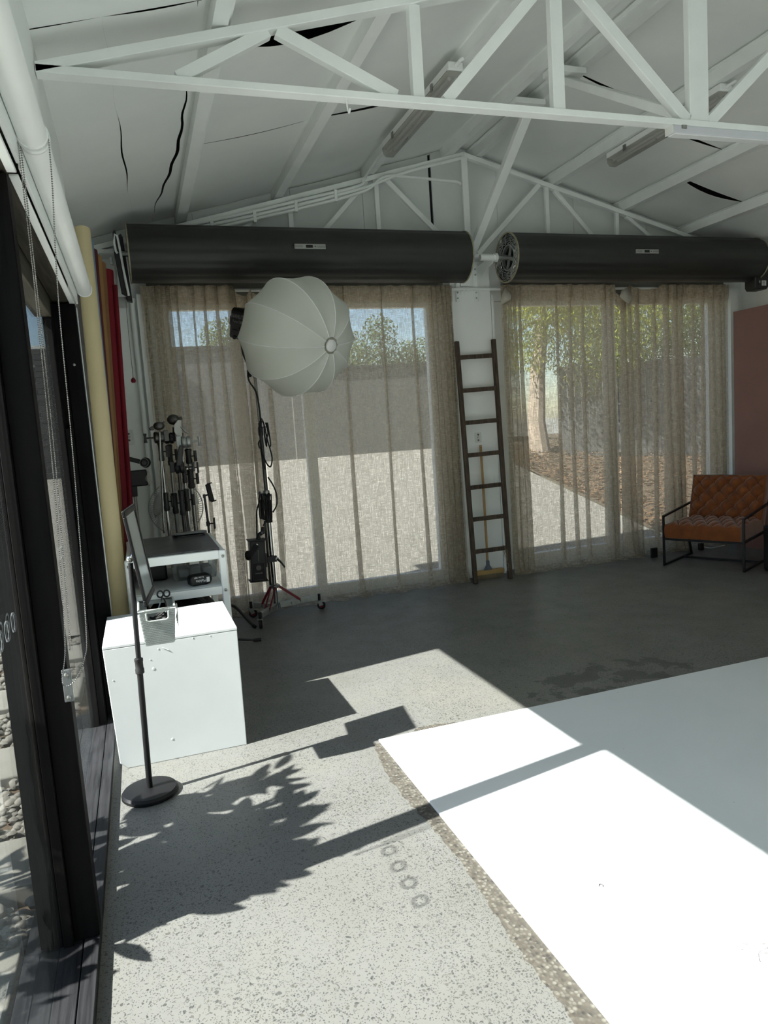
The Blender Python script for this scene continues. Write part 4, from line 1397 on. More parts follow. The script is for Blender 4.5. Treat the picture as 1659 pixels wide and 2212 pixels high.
# ---------------------------------------------------------------- power pack and cables
PB = thing('power_pack', 'black power supply box clamped to the rolling stand', 'power supply', (0.87, 5.86, 0.33))
PM = Matrix.Translation((0.840, 5.86, 0.49)) @ Matrix.Rotation(math.radians(2), 4, 'Y')
def pbx(x0, x1, y0, y1, z0, z1):
    return MB().box(x0, x1, y0, y1, z0, z1, PM)
pbx(-0.062, 0.062, -0.05, 0.05, -0.165, 0.165).build('case', MAT['black_plastic'], PB, bevel=0.006)
for z in (-0.172, 0.165):
    pbx(-0.075, 0.075, -0.058, 0.058, z, z + 0.010).build('end_plate', MAT['black_metal'], PB, bevel=0.003)
pbx(-0.045, 0.045, -0.053, -0.05, -0.15, -0.02).build('front_panel', MAT['black_satin'], PB, bevel=0.002)
pbx(0.0, 0.006, -0.0515, -0.05, 0.0, 0.09).build('stripe', MAT['dark_steel'], PB)
MB().lathe([(0.021, 0), (0.021, 0.0015)], 24, PM @ axis_mat((0.0, -0.053, -0.055), (0, -1, 0))).build('emblem', MAT['dark_steel'], PB)
MB().box(0.002, 0.004, -0.0553, -0.0545, -0.073, -0.037, PM @ Matrix.Rotation(0.0, 4, 'Y')).build('emblem_mark', MAT['black_satin'], PB)
text_obj('lettering', 'NANLITE', 0.014, PM @ Matrix.Translation((0.0, -0.0532, -0.100)) @ Matrix.Rotation(PI / 2, 4, 'X'), MAT['light_grey_print'], PB)
MB().lathe([(0.009, 0), (0.009, 0.004)], 14, PM @ axis_mat((-0.005, -0.051, 0.135), (0, -1, 0))).build('rivet', MAT['white_print'], PB)
MB().bar(PM @ Vector((-0.005, -0.056, 0.135)), PM @ Vector((-0.075, -0.05, 0.045)), 0.006, 0.042).build('strap', MAT['rubber'], PB)
MB().ball(PM @ Vector((-0.078, -0.03, 0.05)), 0.034, 12, 8, (0.8, 1, 1.2)).build('strap_buckle', MAT['rubber'], PB)
pbx(0.062, 0.075, -0.02, 0.02, -0.06, 0.05).build('clamp_plate', MAT['black_metal'], PB)
MB().bar((0.915, py - 0.037, 0.485), (1.0, py - 0.037, 0.485), 0.03, 0.05).build('clamp_jaw', MAT['black_metal'], PB, bevel=0.004)
MB().tube([(1.0, py - 0.062, 0.485), (1.03, py - 0.064, 0.45), (1.055, py - 0.064, 0.408)], [0.010, 0.008, 0.007], 8).build('clamp_lever', MAT['black_plastic'], PB)
MB().lathe([(0.014, 0), (0.014, 0.008)], 14, axis_mat((1.0, py - 0.052, 0.485), (0, -1, 0))).build('clamp_washer', MAT['steel'], PB)
MB().tube([(0.86, 5.85, 0.66), (0.87, 5.85, 0.70), (0.90, 5.85, 0.715), (0.905, 5.85, 0.76)], [0.022, 0.017, 0.02, 0.012], 10).build('plug', MAT['black_plastic'], PB)
MB().lathe([(0.010, 0), (0.010, 0.002)], 12, axis_mat((0.893, 5.829, 0.715), (0.2, -1, 0))).build('plug_ring', MAT['socket_grey_blue'], PB)

def catenary(pts, n=6):
    out = []
    P = [Vector(p) for p in pts]
    for i in range(len(P) - 1):
        p0 = P[max(0, i - 1)]; p1 = P[i]; p2 = P[i + 1]; p3 = P[min(len(P) - 1, i + 2)]
        for k in range(n):
            t = k / n
            out.append(0.5 * ((2 * p1) + (p2 - p0) * t + (2 * p0 - 5 * p1 + 4 * p2 - p3) * t * t + (3 * p1 - p0 - 3 * p2 + p3) * t ** 3))
    out.append(P[-1])
    return out
yy = py - 0.04
hb = HC - AX * 0.09 + Vector((0, 0, -0.12))
CB1 = thing('power_cable', 'black cable looped on the upper tube of the rolling stand', 'cable', (px, yy, 1.3))
MB().tube(catenary([hb, hb + Vector((0.0, -0.03, -0.06)), hb + Vector((0.03, -0.06, -0.2)), (0.890, yy - 0.045, 1.95), (0.945, yy - 0.03, 1.84), (0.965, yy, 1.68), (0.962, yy, 1.60)]), 0.0065, 8).build('lead', MAT['rubber'], CB1)
for pts in ([(0.965, yy, 1.64), (0.985, yy - 0.01, 1.60), (1.005, yy - 0.02, 1.45), (1.02, yy - 0.02, 1.38), (1.028, yy - 0.02, 1.31), (1.012, yy - 0.015, 1.245), (0.985, yy, 1.27), (0.955, yy + 0.005, 1.37), (0.952, yy, 1.52), (0.960, yy, 1.62)],
            [(0.975, yy - 0.02, 1.63), (0.955, yy - 0.02, 1.55), (0.945, yy - 0.015, 1.42), (0.952, yy - 0.01, 1.30), (0.968, yy, 1.225)],
            [(1.0, yy - 0.03, 1.60), (1.012, yy - 0.03, 1.52), (0.995, yy - 0.03, 1.47), (0.99, yy - 0.03, 1.41), (0.982, yy - 0.03, 1.50), (0.985, yy - 0.03, 1.58)],
            [(0.948, yy - 0.02, 1.47), (0.93, yy - 0.02, 1.44), (0.934, yy - 0.02, 1.405), (0.95, yy - 0.02, 1.40)],
            [(1.012, yy - 0.035, 1.60), (1.02, yy - 0.035, 1.50), (1.024, yy - 0.03, 1.42), (1.012, yy - 0.03, 1.405)]):
    MB().tube(catenary(pts), 0.006, 8).build('loop', MAT['rubber'], CB1)
CB2 = thing('power_cable', 'black cable bundle hung beside the lower tube above the power pack', 'cable', (0.93, yy, 0.85))
MB().tube(catenary([(0.985, yy, 1.16), (1.015, yy - 0.01, 1.10), (1.04, yy - 0.01, 1.02), (1.035, yy - 0.01, 0.93), (1.0, yy, 0.87)]), 0.006, 8).build('lead', MAT['rubber'], CB2)
rn = random.Random(9)
for k in range(8):
    x = 0.895 + k * 0.011
    zt, zb = 1.03 - 0.008 * (k % 3), 0.80 + 0.02 * rn.random() + (0.02 if k < 3 else 0)
    yq = yy - 0.012 * (k % 3)
    MB().tube(catenary([(x + 0.015, yq, zt), (x - 0.002, yq - 0.004, (zt + zb) / 2 + 0.03), (x - 0.004, yq, zb + 0.02), (x + 0.004, yq - 0.004, zb), (x + 0.014, yq, zb + 0.03), (x + 0.018, yq, (zt + zb) / 2), (x + 0.024, yq, zt)]), 0.0055, 7).build('loop', MAT['rubber'], CB2)
MB().lathe([(0.018, 0), (0.021, 0.02), (0.016, 0.045)], 12, Matrix.Translation((0.925, yy - 0.035, 0.985))).build('hook', MAT['black_plastic'], CB2)
MB().tube(catenary([(0.905, yy, 0.98), (0.872, yy, 0.90), (0.860, yy, 0.78), (0.852, yy - 0.005, 0.68)]), 0.006, 8).build('lead', MAT['rubber'], CB2)
MB().tube(catenary([(0.955, yy, 0.83), (0.925, yy, 0.79), (0.91, yy, 0.765)]), 0.0055, 8).build('lead', MAT['rubber'], CB2)

# ================================================================ C-stand cluster behind the table
def grip_head(T, c, d, mat, name='grip_head', handle=None):
    c = Vector(c)
    d = Vector(d).normalized()
    b = MB()
    M = axis_mat(c - d * 0.035, d)
    b.lathe([(0.012, 0), (0.036, 0.0), (0.040, 0.006), (0.040, 0.024), (0.036, 0.028), (0.033, 0.032), (0.036, 0.036), (0.040, 0.040), (0.040, 0.058), (0.034, 0.064), (0.012, 0.066)], 20, M)
    g = b.build(name, MAT[mat], T)
    MB().box(-0.016, 0.016, -0.03, 0.045, -0.035, -0.002, M).build('jaw_block', MAT[mat], g, bevel=0.003)
    h = MB()
    e = c + d * 0.065
    h.tube([c + d * 0.03, e + d * 0.02], 0.006, 8)
    _, sv, u = frame(d)
    h.tube([e + d * 0.022 - u * 0.032, e + d * 0.022 - u * 0.010, e + d * 0.022 + u * 0.010, e + d * 0.022 + u * 0.032], [0.012, 0.008, 0.008, 0.012], 10)
    h.build('t_handle', MAT[handle or mat], g)
    return g
def sleeve(T, x, y, z, h=0.12, mat='dark_grip', r=0.022):
    MB().lathe([(r * 0.8, 0), (r, 0.008), (r, 0.03), (r * 0.85, 0.04), (r * 0.92, h - 0.02), (r * 1.1, h - 0.008), (r * 0.8, h)], 14, Matrix.Translation((x, y, z))).build('riser_sleeve', MAT[mat], T)
def paddle(T, c, d, mat='dark_grip'):
    c = Vector(c)
    d = Vector(d).normalized()
    _, sv, u = frame(d)
    b = MB().tube([c, c + d * 0.03], 0.005, 6)
    e = c + d * 0.036
    b.bar(e - u * 0.04, e + u * 0.04, 0.026, 0.012, side=sv)
    b.build('knob', MAT[mat], T, bevel=0.005)
def cstand(label, x, y, top, r, sleeves, leg_angles, mat='chrome', lean=0.0):
    T = thing('grip_stand', label, 'stand', (x, y, 0))
    MB().tube([(x, y, 0.06), (x, y, sleeves[0][0] + 0.02)], r, 14).build('lower_tube', MAT[mat], T)
    zs = [s[0] for s in sleeves] + [top]
    for i, (z, h) in enumerate(sleeves):
        sleeve(T, x, y, z, h, 'dark_grip', r * 1.55 * (0.95 ** i))
        MB().tube([(x, y, z), (x + lean, y, zs[i + 1] + 0.02)], r * (0.82 ** (i + 1)), 12).build('riser_tube', MAT[mat], T)
        paddle(T, (x + r, y, z + h * 0.5), (0.8, -0.6, 0))
    for k in range(3):          # legs folded in against the pole, as the stands are stored
        a = leg_angles[0] + k * 2 * PI / 3
        c = Vector((x + (r + 0.009) * math.cos(a), y + (r + 0.009) * math.sin(a), 0))
        MB().tube([c + Vector((0, 0, 0.008)), c + Vector((0, 0, 0.36 + 0.03 * k))], 0.0085, 10).build('leg', MAT[mat], T)
    return T
g1 = cstand('steel grip stand with brown clamp head and T-handle, leftmost of the cluster', 0.158, 5.27, 1.50, 0.013, [(1.02, 0.13), (1.37, 0.13)], (2.9, 1.9, 0.9), 'chrome')
grip_head(g1, (0.150, 5.27, 1.535), (-1, -0.1, 0), 'dark_steel', handle='dark_grip')
MB().tube([(0.120, 5.225, 0.87), (0.160, 5.225, 1.57)], 0.006, 8).build('gobo_arm', MAT['chrome'], g1)
c_ = MB().ball((0.160, 5.225, 1.612), 0.034, 12, 8, (1.15, 0.8, 0.85)).tube([(0.12, 5.225, 1.60), (0.098, 5.215, 1.595)], [0.016, 0.009], 8).tube([(0.185, 5.225, 1.63), (0.20, 5.225, 1.635)], 0.008, 8)
c_.build('clamp_head', MAT['dark_steel'], g1)
g2 = cstand('steel grip stand with tall clamp head, highest of the cluster', 0.222, 5.42, 1.50, 0.014, [(0.98, 0.15), (1.33, 0.15)], (2.6, 1.6, 0.5), 'steel')
grip_head(g2, (0.232, 5.42, 1.525), (1, -0.1, 0), 'black_metal', handle='dark_grip')
MB().tube([(0.262, 5.415, 1.50), (0.266, 5.41, 1.60)], 0.010, 8).build('spigot', MAT['black_metal'], g2)
MB().ball((0.268, 5.41, 1.655), 0.040, 12, 8, (1.1, 0.8, 0.95)).tube([(0.24, 5.41, 1.66), (0.225, 5.41, 1.655)], [0.016, 0.008], 8).tube([(0.30, 5.41, 1.66), (0.33, 5.41, 1.663)], [0.010, 0.012], 8).build('clamp_head', MAT['dark_steel'], g2)
g3 = cstand('steel grip stand with bright silver grip head, second from the right', 0.302, 5.312, 1.49, 0.0125, [(1.0, 0.16), (1.20, 0.12)], (2.75, 1.45, 0.2), 'chrome')
grip_head(g3, (0.338, 5.28, 1.49), (1, -0.05, 0.0), 'galvanised', handle='galvanised')
MB().tube([(0.288, 5.345, 0.80), (0.298, 5.335, 1.56)], 0.0065, 8).build('gobo_arm', MAT['chrome'], g3)
MB().prism([(-0.015, -0.06), (0.02, -0.055), (0.024, 0.06), (0.0, 0.065), (-0.03, 0.03), (-0.034, -0.015)], -0.004, 0.004, Matrix(((1, 0, 0, 0.295), (0, 0, 1, 5.325), (0, 1, 0, 1.585), (0, 0, 0, 1)))).build('knuckle_plate', MAT['steel'], g3, bevel=0.002)
MB().tube([(0.312, 5.325, 1.60), (0.335, 5.32, 1.565), (0.355, 5.32, 1.55)], [0.008, 0.006, 0.005], 8).build('wing_lever', MAT['steel'], g3)
g4 = cstand('steel grip stand with stepped sleeves, rightmost of the cluster', 0.352, 5.45, 1.46, 0.0165, [(1.15, 0.14), (1.33, 0.11)], (0.1, 1.2, 2.3), 'steel')
paddle(g4, (0.372, 5.44, 1.30), (1, -0.2, 0))
g5 = cstand('dark grip stand with low black head, front of the cluster', 0.262, 5.243, 1.28, 0.013, [(0.98, 0.18)], (2.5, 1.7, 0.7), 'dark_steel')
grip_head(g5, (0.275, 5.243, 1.315), (1, -0.1, 0), 'black_metal', handle='dark_grip')
MB().prism([(-0.03, -0.07), (0.01, -0.075), (0.035, 0.06), (0.01, 0.075), (-0.012, 0.02)], -0.012, 0.012, Matrix(((1, 0, 0, 0.275), (0, 0, 1, 5.218), (0, 1, 0, 1.40), (0, 0, 0, 1)))).build('paddle_handle', MAT['dark_grip'], g5, bevel=0.006)

# ---------------------------------------------------------------- pedestal fan
FC = Vector((0.236, 5.62, 1.005))
FA = Vector((0.10, -1, 0.03)).normalized()
FM = axis_mat(FC, FA)
FN = thing('pedestal_fan', 'white pedestal fan with a round wire grille behind the stands', 'fan', (FC.x, FC.y, 0))
FR = 0.198
for side, nm in ((1, 'front_grille'), (-1, 'rear_grille')):
    b = MB()
    for k in range(72):
        a = 2 * PI * k / 72
        pts = []
        for t in (0.22, 0.5, 0.8, 1.0):
            pts.append(FM @ Vector((FR * t * math.cos(a + 0.25 * (1 - t)), FR * t * math.sin(a + 0.25 * (1 - t)), side * 0.055 * math.sqrt(max(0, 1 - t * t)))))
        b.tube(pts, 0.0013, 4, cap=False)
    for t in (0.22, 0.62, 1.0):
        pts = [FM @ Vector((FR * t * math.cos(2 * PI * k / 48), FR * t * math.sin(2 * PI * k / 48), side * 0.055 * math.sqrt(max(0, 1 - t * t)))) for k in range(48)]
        b.tube(pts, 0.002 if t < 1 else 0.004, 6, closed=True)
    b.build(nm, MAT['fan_white'], FN)
for k in range(3):
    def bl(u, v, k=k):
        a = 2 * PI * k / 3 + 0.3 + (v - 0.5) * 1.25 * (0.6 + 0.5 * u)
        r = 0.035 + 0.135 * u
        return FM @ Vector((r * math.cos(a), r * math.sin(a), (v - 0.5) * 0.04))
    o = MB().grid(bl, 6, 6).build('blade', MAT['fan_white'], FN, smooth=60)
    o.modifiers.new('thick', 'SOLIDIFY').thickness = 0.003
MB().lathe([(0.012, 0.062), (0.040, 0.058), (0.043, 0.05)], 20, FM).build('badge', MAT['fan_white'], FN)
MB().lathe([(0.05, -0.06), (0.06, -0.08), (0.055, -0.14), (0.03, -0.16)], 20, FM).build('motor_housing', MAT['fan_white'], FN)
MB().tube([FC + Vector((0, 0.09, -0.05)), (FC.x, FC.y + 0.09, 0.03)], 0.012, 10).build('pole', MAT['fan_white'], FN)
MB().lathe([(0.16, 0), (0.165, 0.012), (0.10, 0.03), (0.03, 0.045)], 28, Matrix.Translation((FC.x, FC.y + 0.09, 0.0))).build('base', MAT['fan_white'], FN)

# ---------------------------------------------------------------- strobe head on its stand
SB = thing('studio_strobe', 'black studio strobe head on a stand beside the paper rolls', 'studio light', (-0.045, 5.45, 0))
MB().tube([(-0.046, 5.47, 0.05), (-0.046, 5.47, 1.12)], 0.012, 10).build('stand_tube', MAT['steel'], SB)
for a in (0.0, 2.1, 4.2):
    MB().tube([(-0.046, 5.47, 0.30), (-0.046 + 0.16 * math.cos(a + 0.8), 5.47 + 0.16 * math.sin(a + 0.8), 0.012)], 0.008, 8).build('stand_leg', MAT['black_metal'], SB)
MB().box(-0.078, 0.052, 5.40, 5.50, 1.195, 1.31).build('housing', MAT['black_plastic'], SB, bevel=0.008)
MB().prism([(-0.075, 1.12), (-0.028, 1.12), (-0.024, 1.20), (-0.066, 1.20)], 5.43, 5.47, XZ).build('bracket', MAT['black_plastic'], SB, bevel=0.004)
MB().lathe([(0.018, 0), (0.036, 0.003), (0.038, 0.02), (0.030, 0.024), (0.030, 0.028)], 24, axis_mat((0.046, 5.43, 1.362), (0.25, -1, 0))).build('tilt_dial', MAT['black_satin'], SB)
MB().lathe([(0.029, 0), (0.032, 0.0), (0.032, 0.004), (0.029, 0.004), (0.029, 0)], 28, axis_mat((0.040, 5.402, 1.362), (0.25, -1, 0)), cap=False).build('dial_ring', MAT['light_grey_print'], SB)
MB().lathe([(0.018, 0), (0.018, 0.004)], 8, axis_mat((0.040, 5.403, 1.362), (0.25, -1, 0))).build('dial_face', MAT['dark_steel'], SB)
MB().bar((-0.062, 5.44, 1.397), (0.03, 5.44, 1.365), 0.03, 0.032).build('arm', MAT['black_plastic'], SB, bevel=0.006)
MB().lathe([(0.05, 0), (0.052, 0.006), (0.052, 0.016), (0.048, 0.02)], 24, axis_mat((0.046, 5.45, 1.245), (1, -0.3, 0))).build('flash_rim', MAT['galvanised'], SB)

SB.location.y += 0.11
# ---------------------------------------------------------------- phone holder
PH = thing('phone_holder', 'thin black phone holder stand behind the white table', 'phone stand', (0.425, 5.22, 0))
MB().tube([(0.42, 5.22, 0.05), (0.425, 5.22, 0.90), (0.418, 5.22, 1.10)], 0.0085, 10).build('pole', MAT['black_metal'], PH)
MB().lathe([(0.013, 0), (0.013, 0.03)], 12, Matrix.Translation((0.424, 5.22, 0.89))).build('collar', MAT['black_plastic'], PH)
paddle(PH, (0.432, 5.215, 0.905), (1, -0.2, 0), 'black_plastic')
MB().box(0.408, 0.425, 5.205, 5.235, 1.09, 1.115).tube([(0.42, 5.215, 1.105), (0.44, 5.21, 1.11)], 0.006, 8).build('ball_joint', MAT['black_plastic'], PH)
PHM = Matrix.Translation((0.455, 5.20, 1.125)) @ Matrix.Rotation(math.radians(-9), 4, 'Y') @ Matrix.Rotation(math.radians(35), 4, 'Z')
MB().box(-0.018, 0.018, -0.008, 0.008, -0.062, 0.062, PHM).box(-0.018, 0.030, -0.016, -0.008, 0.060, 0.068, PHM).box(-0.018, 0.030, -0.016, -0.008, -0.068, -0.060, PHM).build('clamp', MAT['black_plastic'], PH, bevel=0.003)
for a, L in ((-0.05, 0.30), (1.2, 0.22), (2.2, 0.11)):
    d = Vector((math.cos(a), math.sin(a), 0))
    lg = MB().tube([Vector((0.42, 5.22, 0.06)) + d * 0.01, Vector((0.42, 5.22, 0.014)) + d * (L - 0.03)], 0.0085, 8).build('leg', MAT['black_metal'], PH)
    MB().tube([Vector((0.42, 5.22, 0.016)) + d * (L - 0.055), Vector((0.42, 5.22, 0.013)) + d * L], [0.012, 0.0125], 10).build('rubber_foot', MAT['rubber'], lg)
# bent steel stand leg reaching out past the table
LGT = thing('stand_base', 'bent steel stand leg reaching out beside the white table', 'stand', (0.55, 5.75, 0))
MB().tube(catenary([(0.45, 5.72, 0.17), (0.56, 5.76, 0.17), (0.615, 5.74, 0.155), (0.70, 5.63, 0.05), (0.735, 5.585, 0.014)]), 0.0115, 10).build('leg', MAT['dark_steel'], LGT)
MB().tube([(0.45, 5.72, 0.03), (0.45, 5.72, 0.62)], 0.014, 12).build('pole', MAT['dark_steel'], LGT)
MB().tube([(0.725, 5.597, 0.022), (0.738, 5.58, 0.012)], 0.014, 10).build('foot', MAT['rubber'], LGT)
# ================================================================ paper backdrop rolls against the left wall
def roll(label, mat, x, xt, yb, yt, zt, r, flap_=False, core=True):
    T = thing('paper_roll', label, 'paper roll', (x, yb, 0))
    p0, p1 = Vector((x, yb, 0.0)), Vector((xt, yt, zt))
    d = (p1 - p0).normalized()
    p0 = p0 + Vector((0, 0, r * 0.35))
    b = MB()
    n = 28
    vs = []
    M0, M1 = axis_mat(p0, d), axis_mat(p1, d)
    for M in (M0, M1):
        for rr in (r, r - 0.006):
            for k in range(n):
                a = 2 * PI * k / n
                vs.append(M @ Vector((rr * math.cos(a), rr * math.sin(a), 0)))
    fs = []
    for k in range(n):
        l = (k + 1) % n
        fs.append((k, l, 2 * n + l, 2 * n + k))
        fs.append((n + k, 3 * n + k, 3 * n + l, n + l))
        fs.append((2 * n + k, 2 * n + l, 3 * n + l, 3 * n + k))
        fs.append((k, n + k, n + l, l))
    b.add(vs, fs)
    b.build('paper', MAT[mat], T)
    MB().tube([p0 + d * 0.002, p1 - d * 0.02], r - 0.007, 20).build('core', MAT['tan_paper'], T)
    if flap_:
        def fl(u, v):
            c = p0.lerp(p1, 0.30 + 0.66 * v)
            return c + Vector((r * 0.7 + 0.035 * u, -r * 0.75 - 0.012 * math.sin(3 * u), 0))
        o = MB().grid(fl, 4, 10).build('loose_edge', MAT[mat], T)
        o.modifiers.new('thick', 'SOLIDIFY').thickness = 0.001
roll('thick cream backdrop paper roll leaning upright beside the glazed wall', 'cream_paper', -0.190, -0.190, 4.32, 5.20, 2.90, 0.051)
roll('pale blue backdrop paper roll leaning just behind the cream one', 'blue_paper', -0.200, -0.178, 4.50, 5.33, 2.87, 0.046)
roll('wine-coloured backdrop paper roll between the blue and brown ones', 'wine_paper', -0.212, -0.160, 4.64, 5.46, 2.83, 0.044)
roll('light brown backdrop paper roll leaning behind the blue one', 'brown_paper', -0.212, -0.140, 4.77, 5.58, 2.82, 0.044)
roll('darker brown backdrop paper roll leaning beside the red one', 'tan_paper', -0.214, -0.118, 4.90, 5.70, 2.80, 0.044)
roll('deep red backdrop paper roll with a loose edge, last by the corner', 'red_paper', -0.168, -0.075, 5.27, 5.84, 2.78, 0.046, True)

# ================================================================ roller blinds on the glazed wall
def blind(label, ya, yb, gear):
    T = thing('roller_blind', label, 'roller blind', (-0.185, (ya + yb) / 2, 2.3))
    M = axis_mat((-0.178, ya, 2.335), (0, 1, 0))
    MB().lathe([(0.0375, 0), (0.0375, yb - ya)], 28, M).build('rolled_fabric', MAT['white_paint'], T)
    MB().box(-0.2265, -0.216, ya + 0.01, yb + 0.02, 2.262, 2.40).build('back_rail', MAT['white_paint'], T, bevel=0.002)
    MB().box(-0.2525, -0.228, ya + 0.01, yb + 0.03, 2.2415, 2.2495).build('fascia', MAT['white_steel'], T, bevel=0.002)
    for y in (ya - 0.006, yb):
        MB().lathe([(0.034, 0), (0.0405, 0.0), (0.0405, 0.006), (0.034, 0.006)], 24, axis_mat((-0.178, y, 2.335), (0, 1, 0))).build('end_cap', MAT['white_paint'], T)
    return T
BL1 = blind('white roller blind rolled up along the glazed wall, nearer to the camera', -0.6, 2.19, False)
BL2 = blind('white roller blind rolled up along the glazed wall, beside the paper rolls', 2.24, 4.24, True)
MB().lathe([(0.043, 0), (0.043, 0.004), (0.038, 0.006), (0.038, 0.012), (0.043, 0.014), (0.043, 0.02)], 28, axis_mat((-0.178, 2.203, 2.335), (0, 1, 0))).build('drive_wheel', MAT['white_steel'], BL1)
def chain(T, pts, step=0.0062):
    P = catenary(pts, 24)
    b = MB()
    acc = 0
    last = P[0]
    for p in P[1:]:
        seg = (p - last).length
        while acc + seg >= step:
            t = (step - acc) / seg
            last = last.lerp(p, t)
            seg = (p - last).length
            acc = 0
            b.ball(last, 0.0024, 6, 4)
        acc += seg
        last = p
    b.build('bead_chain', MAT['chrome'], T, kind='stuff')
    MB().tube(P, 0.0007, 4).build('chain_cord', MAT['steel'], T)
chain(BL1, [(-0.214, 2.195, 2.315), (-0.2145, 2.195, 2.15), (-0.216, 2.19, 1.9), (-0.228, 2.185, 1.336), (-0.246, 2.18, 0.97), (-0.266, 2.18, 0.855), (-0.258, 2.18, 0.832), (-0.233, 2.18, 0.845), (-0.203, 2.18, 0.90), (-0.188, 2.18, 1.0), (-0.170, 2.185, 1.459), (-0.160, 2.19, 1.9), (-0.1425, 2.195, 2.20), (-0.1385, 2.195, 2.325)])
chain(BL1, [(-0.210, 2.212, 2.315), (-0.211, 2.205, 2.0), (-0.217, 2.20, 1.5), (-0.232, 2.195, 1.02), (-0.238, 2.19, 0.93)], 0.0062)
MB().box(-0.270, -0.244, 2.205, 2.2145, 0.775, 0.872).build('chain_holder', MAT['clear_plastic'], BL1, bevel=0.003)
for z in (0.79, 0.857):
    MB().lathe([(0.006, 0), (0.006, 0.004), (0.003, 0.006)], 12, axis_mat((-0.257, 2.205, z), (0, -1, 0))).build('holder_screw', MAT['steel'], BL1)

# ================================================================ white plinth
PL = thing('plinth', 'white painted plywood plinth box in the sunlight', 'plinth', (0.07, 3.76, 0))
MB().prism([(-0.190, 0.0), (0.364, 0.0), (0.368, 0.578), (-0.241, 0.578), (-0.222, 0.03), (-0.214, 0.024)], 3.455, 4.07, XZ).build('body', MAT['white_lacquer'], PL, bevel=0.003)
MB().box(-0.2415, 0.3685, 3.4545, 4.071, 0.579, 0.592).build('lid', MAT['white_lacquer'], PL, bevel=0.002)
rn = random.Random(2)
for (x, z, r) in ((-0.03, 0.455, 0.007), (-0.04, 0.50, 0.003), (-0.21, 0.43, 0.003), (0.02, 0.10, 0.006), (0.0, 0.545, 0.004), (0.16, 0.572, 0.004), (0.24, 0.57, 0.003)):
    MB().lathe([(r, 0), (r * 0.9, 0.0012), (r * 0.2, 0.0015)], 9, axis_mat((x, 3.455, z), (0, -1, 0))).build('chip', MAT['pale_board'], PL)
MB().tube([(0.02, 3.4535, 0.548), (0.045, 3.453, 0.533)], 0.002, 5).build('scratch', MAT['pale_board'], PL)

# ================================================================ two-tier white table with things on it
TM = Matrix.Translation((0.153, 4.765, 0))
TB = thing('side_table', 'white steel framed two-tier table with a grey top behind the plinth', 'table', mat=TM)
tw, td = 0.265, 0.42
def tb(n, m, x0, x1, y0, y1, z0, z1, bev=0.004):
    return MB().box(x0, x1, y0, y1, z0, z1).build(n, MAT[m], TB, local=True, bevel=bev)
for sx in (-1, 1):
    for sy in (-1, 1):
        lg = tb('leg', 'white_paint', sx * tw - 0.022, sx * tw + 0.022, sy * td - 0.018, sy * td + 0.018, 0, 0.842, 0.008)
        for z in (0.805, 0.60):
            MB().lathe([(0.009, 0), (0.009, 0.004), (0.006, 0.006)], 12, axis_mat((sx * tw, sy * td + sy * 0.018, z), (0, sy, 0))).build('bolt', MAT['steel'], lg, local=True)
for sy in (-1, 1):
    tb('top_rail', 'white_paint', -tw + 0.022, tw - 0.022, sy * td - 0.016, sy * td + 0.016, 0.790, 0.842)
    tb('shelf_rail', 'white_paint', -tw + 0.022, tw - 0.022, sy * td - 0.016, sy * td + 0.016, 0.575, 0.625)
    tb('bottom_rail', 'white_paint', -tw + 0.022, tw - 0.022, sy * td - 0.016, sy * td + 0.016, 0.12, 0.17)
for sx in (-1, 1):
    tb('top_rail', 'white_paint', sx * tw - 0.014, sx * tw + 0.014, -td + 0.018, td - 0.018, 0.790, 0.842)
    tb('shelf_rail', 'white_paint', sx * tw - 0.014, sx * tw + 0.014, -td + 0.018, td - 0.018, 0.575, 0.625)
tb('top_panel', 'shelf_grey', -tw + 0.012, tw - 0.012, -td + 0.012, td - 0.012, 0.8425, 0.852, 0.002)
tb('shelf_panel', 'white_paint', -tw + 0.016, tw - 0.016, -td + 0.018, td - 0.018, 0.600, 0.6265, 0.002)
tb('lower_panel', 'shelf_grey', -tw + 0.016, tw - 0.016, -td + 0.018, td - 0.018, 0.15, 0.168, 0.002)
def on_table(x, y, z):
    return TM @ Vector((x, y, z))
BN = thing('storage_bin', 'clear lidded plastic bin on the table shelf', 'storage bin', mat=TM @ Matrix.Translation((0.115, 0.02, 0.6275)))
def taper(x0, x1, y0, y1, z0, z1, k):
    return MB().add([(x0 + k, y0 + k, z0), (x1 - k, y0 + k, z0), (x1 - k, y1 - k, z0), (x0 + k, y1 - k, z0), (x0, y0, z1), (x1, y0, z1), (x1, y1, z1), (x0, y1, z1)], [(0, 3, 2, 1), (0, 1, 5, 4), (1, 2, 6, 5), (2, 3, 7, 6), (3, 0, 4, 7)])
o = taper(-0.145, 0.145, -0.16, 0.16, 0, 0.125, 0.015).build('tub', MAT['clear_plastic'], BN, local=True, bevel=0.008)
MB().box(-0.152, 0.152, -0.167, 0.167, 0.125, 0.14).build('lid', MAT['clear_plastic'], BN, local=True, bevel=0.005)
MB().box(-0.03, 0.03, -0.170, -0.158, 0.10, 0.13).build('latch', MAT['outlet_white'], BN, local=True, bevel=0.004)
for k in range(3):
    MB().box(-0.10 + 0.075 * k, -0.03 + 0.07 * k, -0.08, 0.09, 0.004, 0.06 + 0.015 * (k % 2)).build('contents', MAT['light_grey_print'], BN, local=True, bevel=0.01)
DB = thing('camera_case', 'dark case at the back of the table shelf', 'case', mat=TM @ Matrix.Translation((-0.13, 0.10, 0.6275)))
MB().box(-0.08, 0.08, -0.12, 0.12, 0, 0.13).build('case_body', MAT['black_plastic'], DB, local=True, bevel=0.012)
MB().tube([(-0.04, -0.12, 0.10), (-0.04, -0.135, 0.11), (0.04, -0.135, 0.11), (0.04, -0.12, 0.10)], 0.006, 8).build('case_handle', MAT['black_plastic'], DB, local=True)
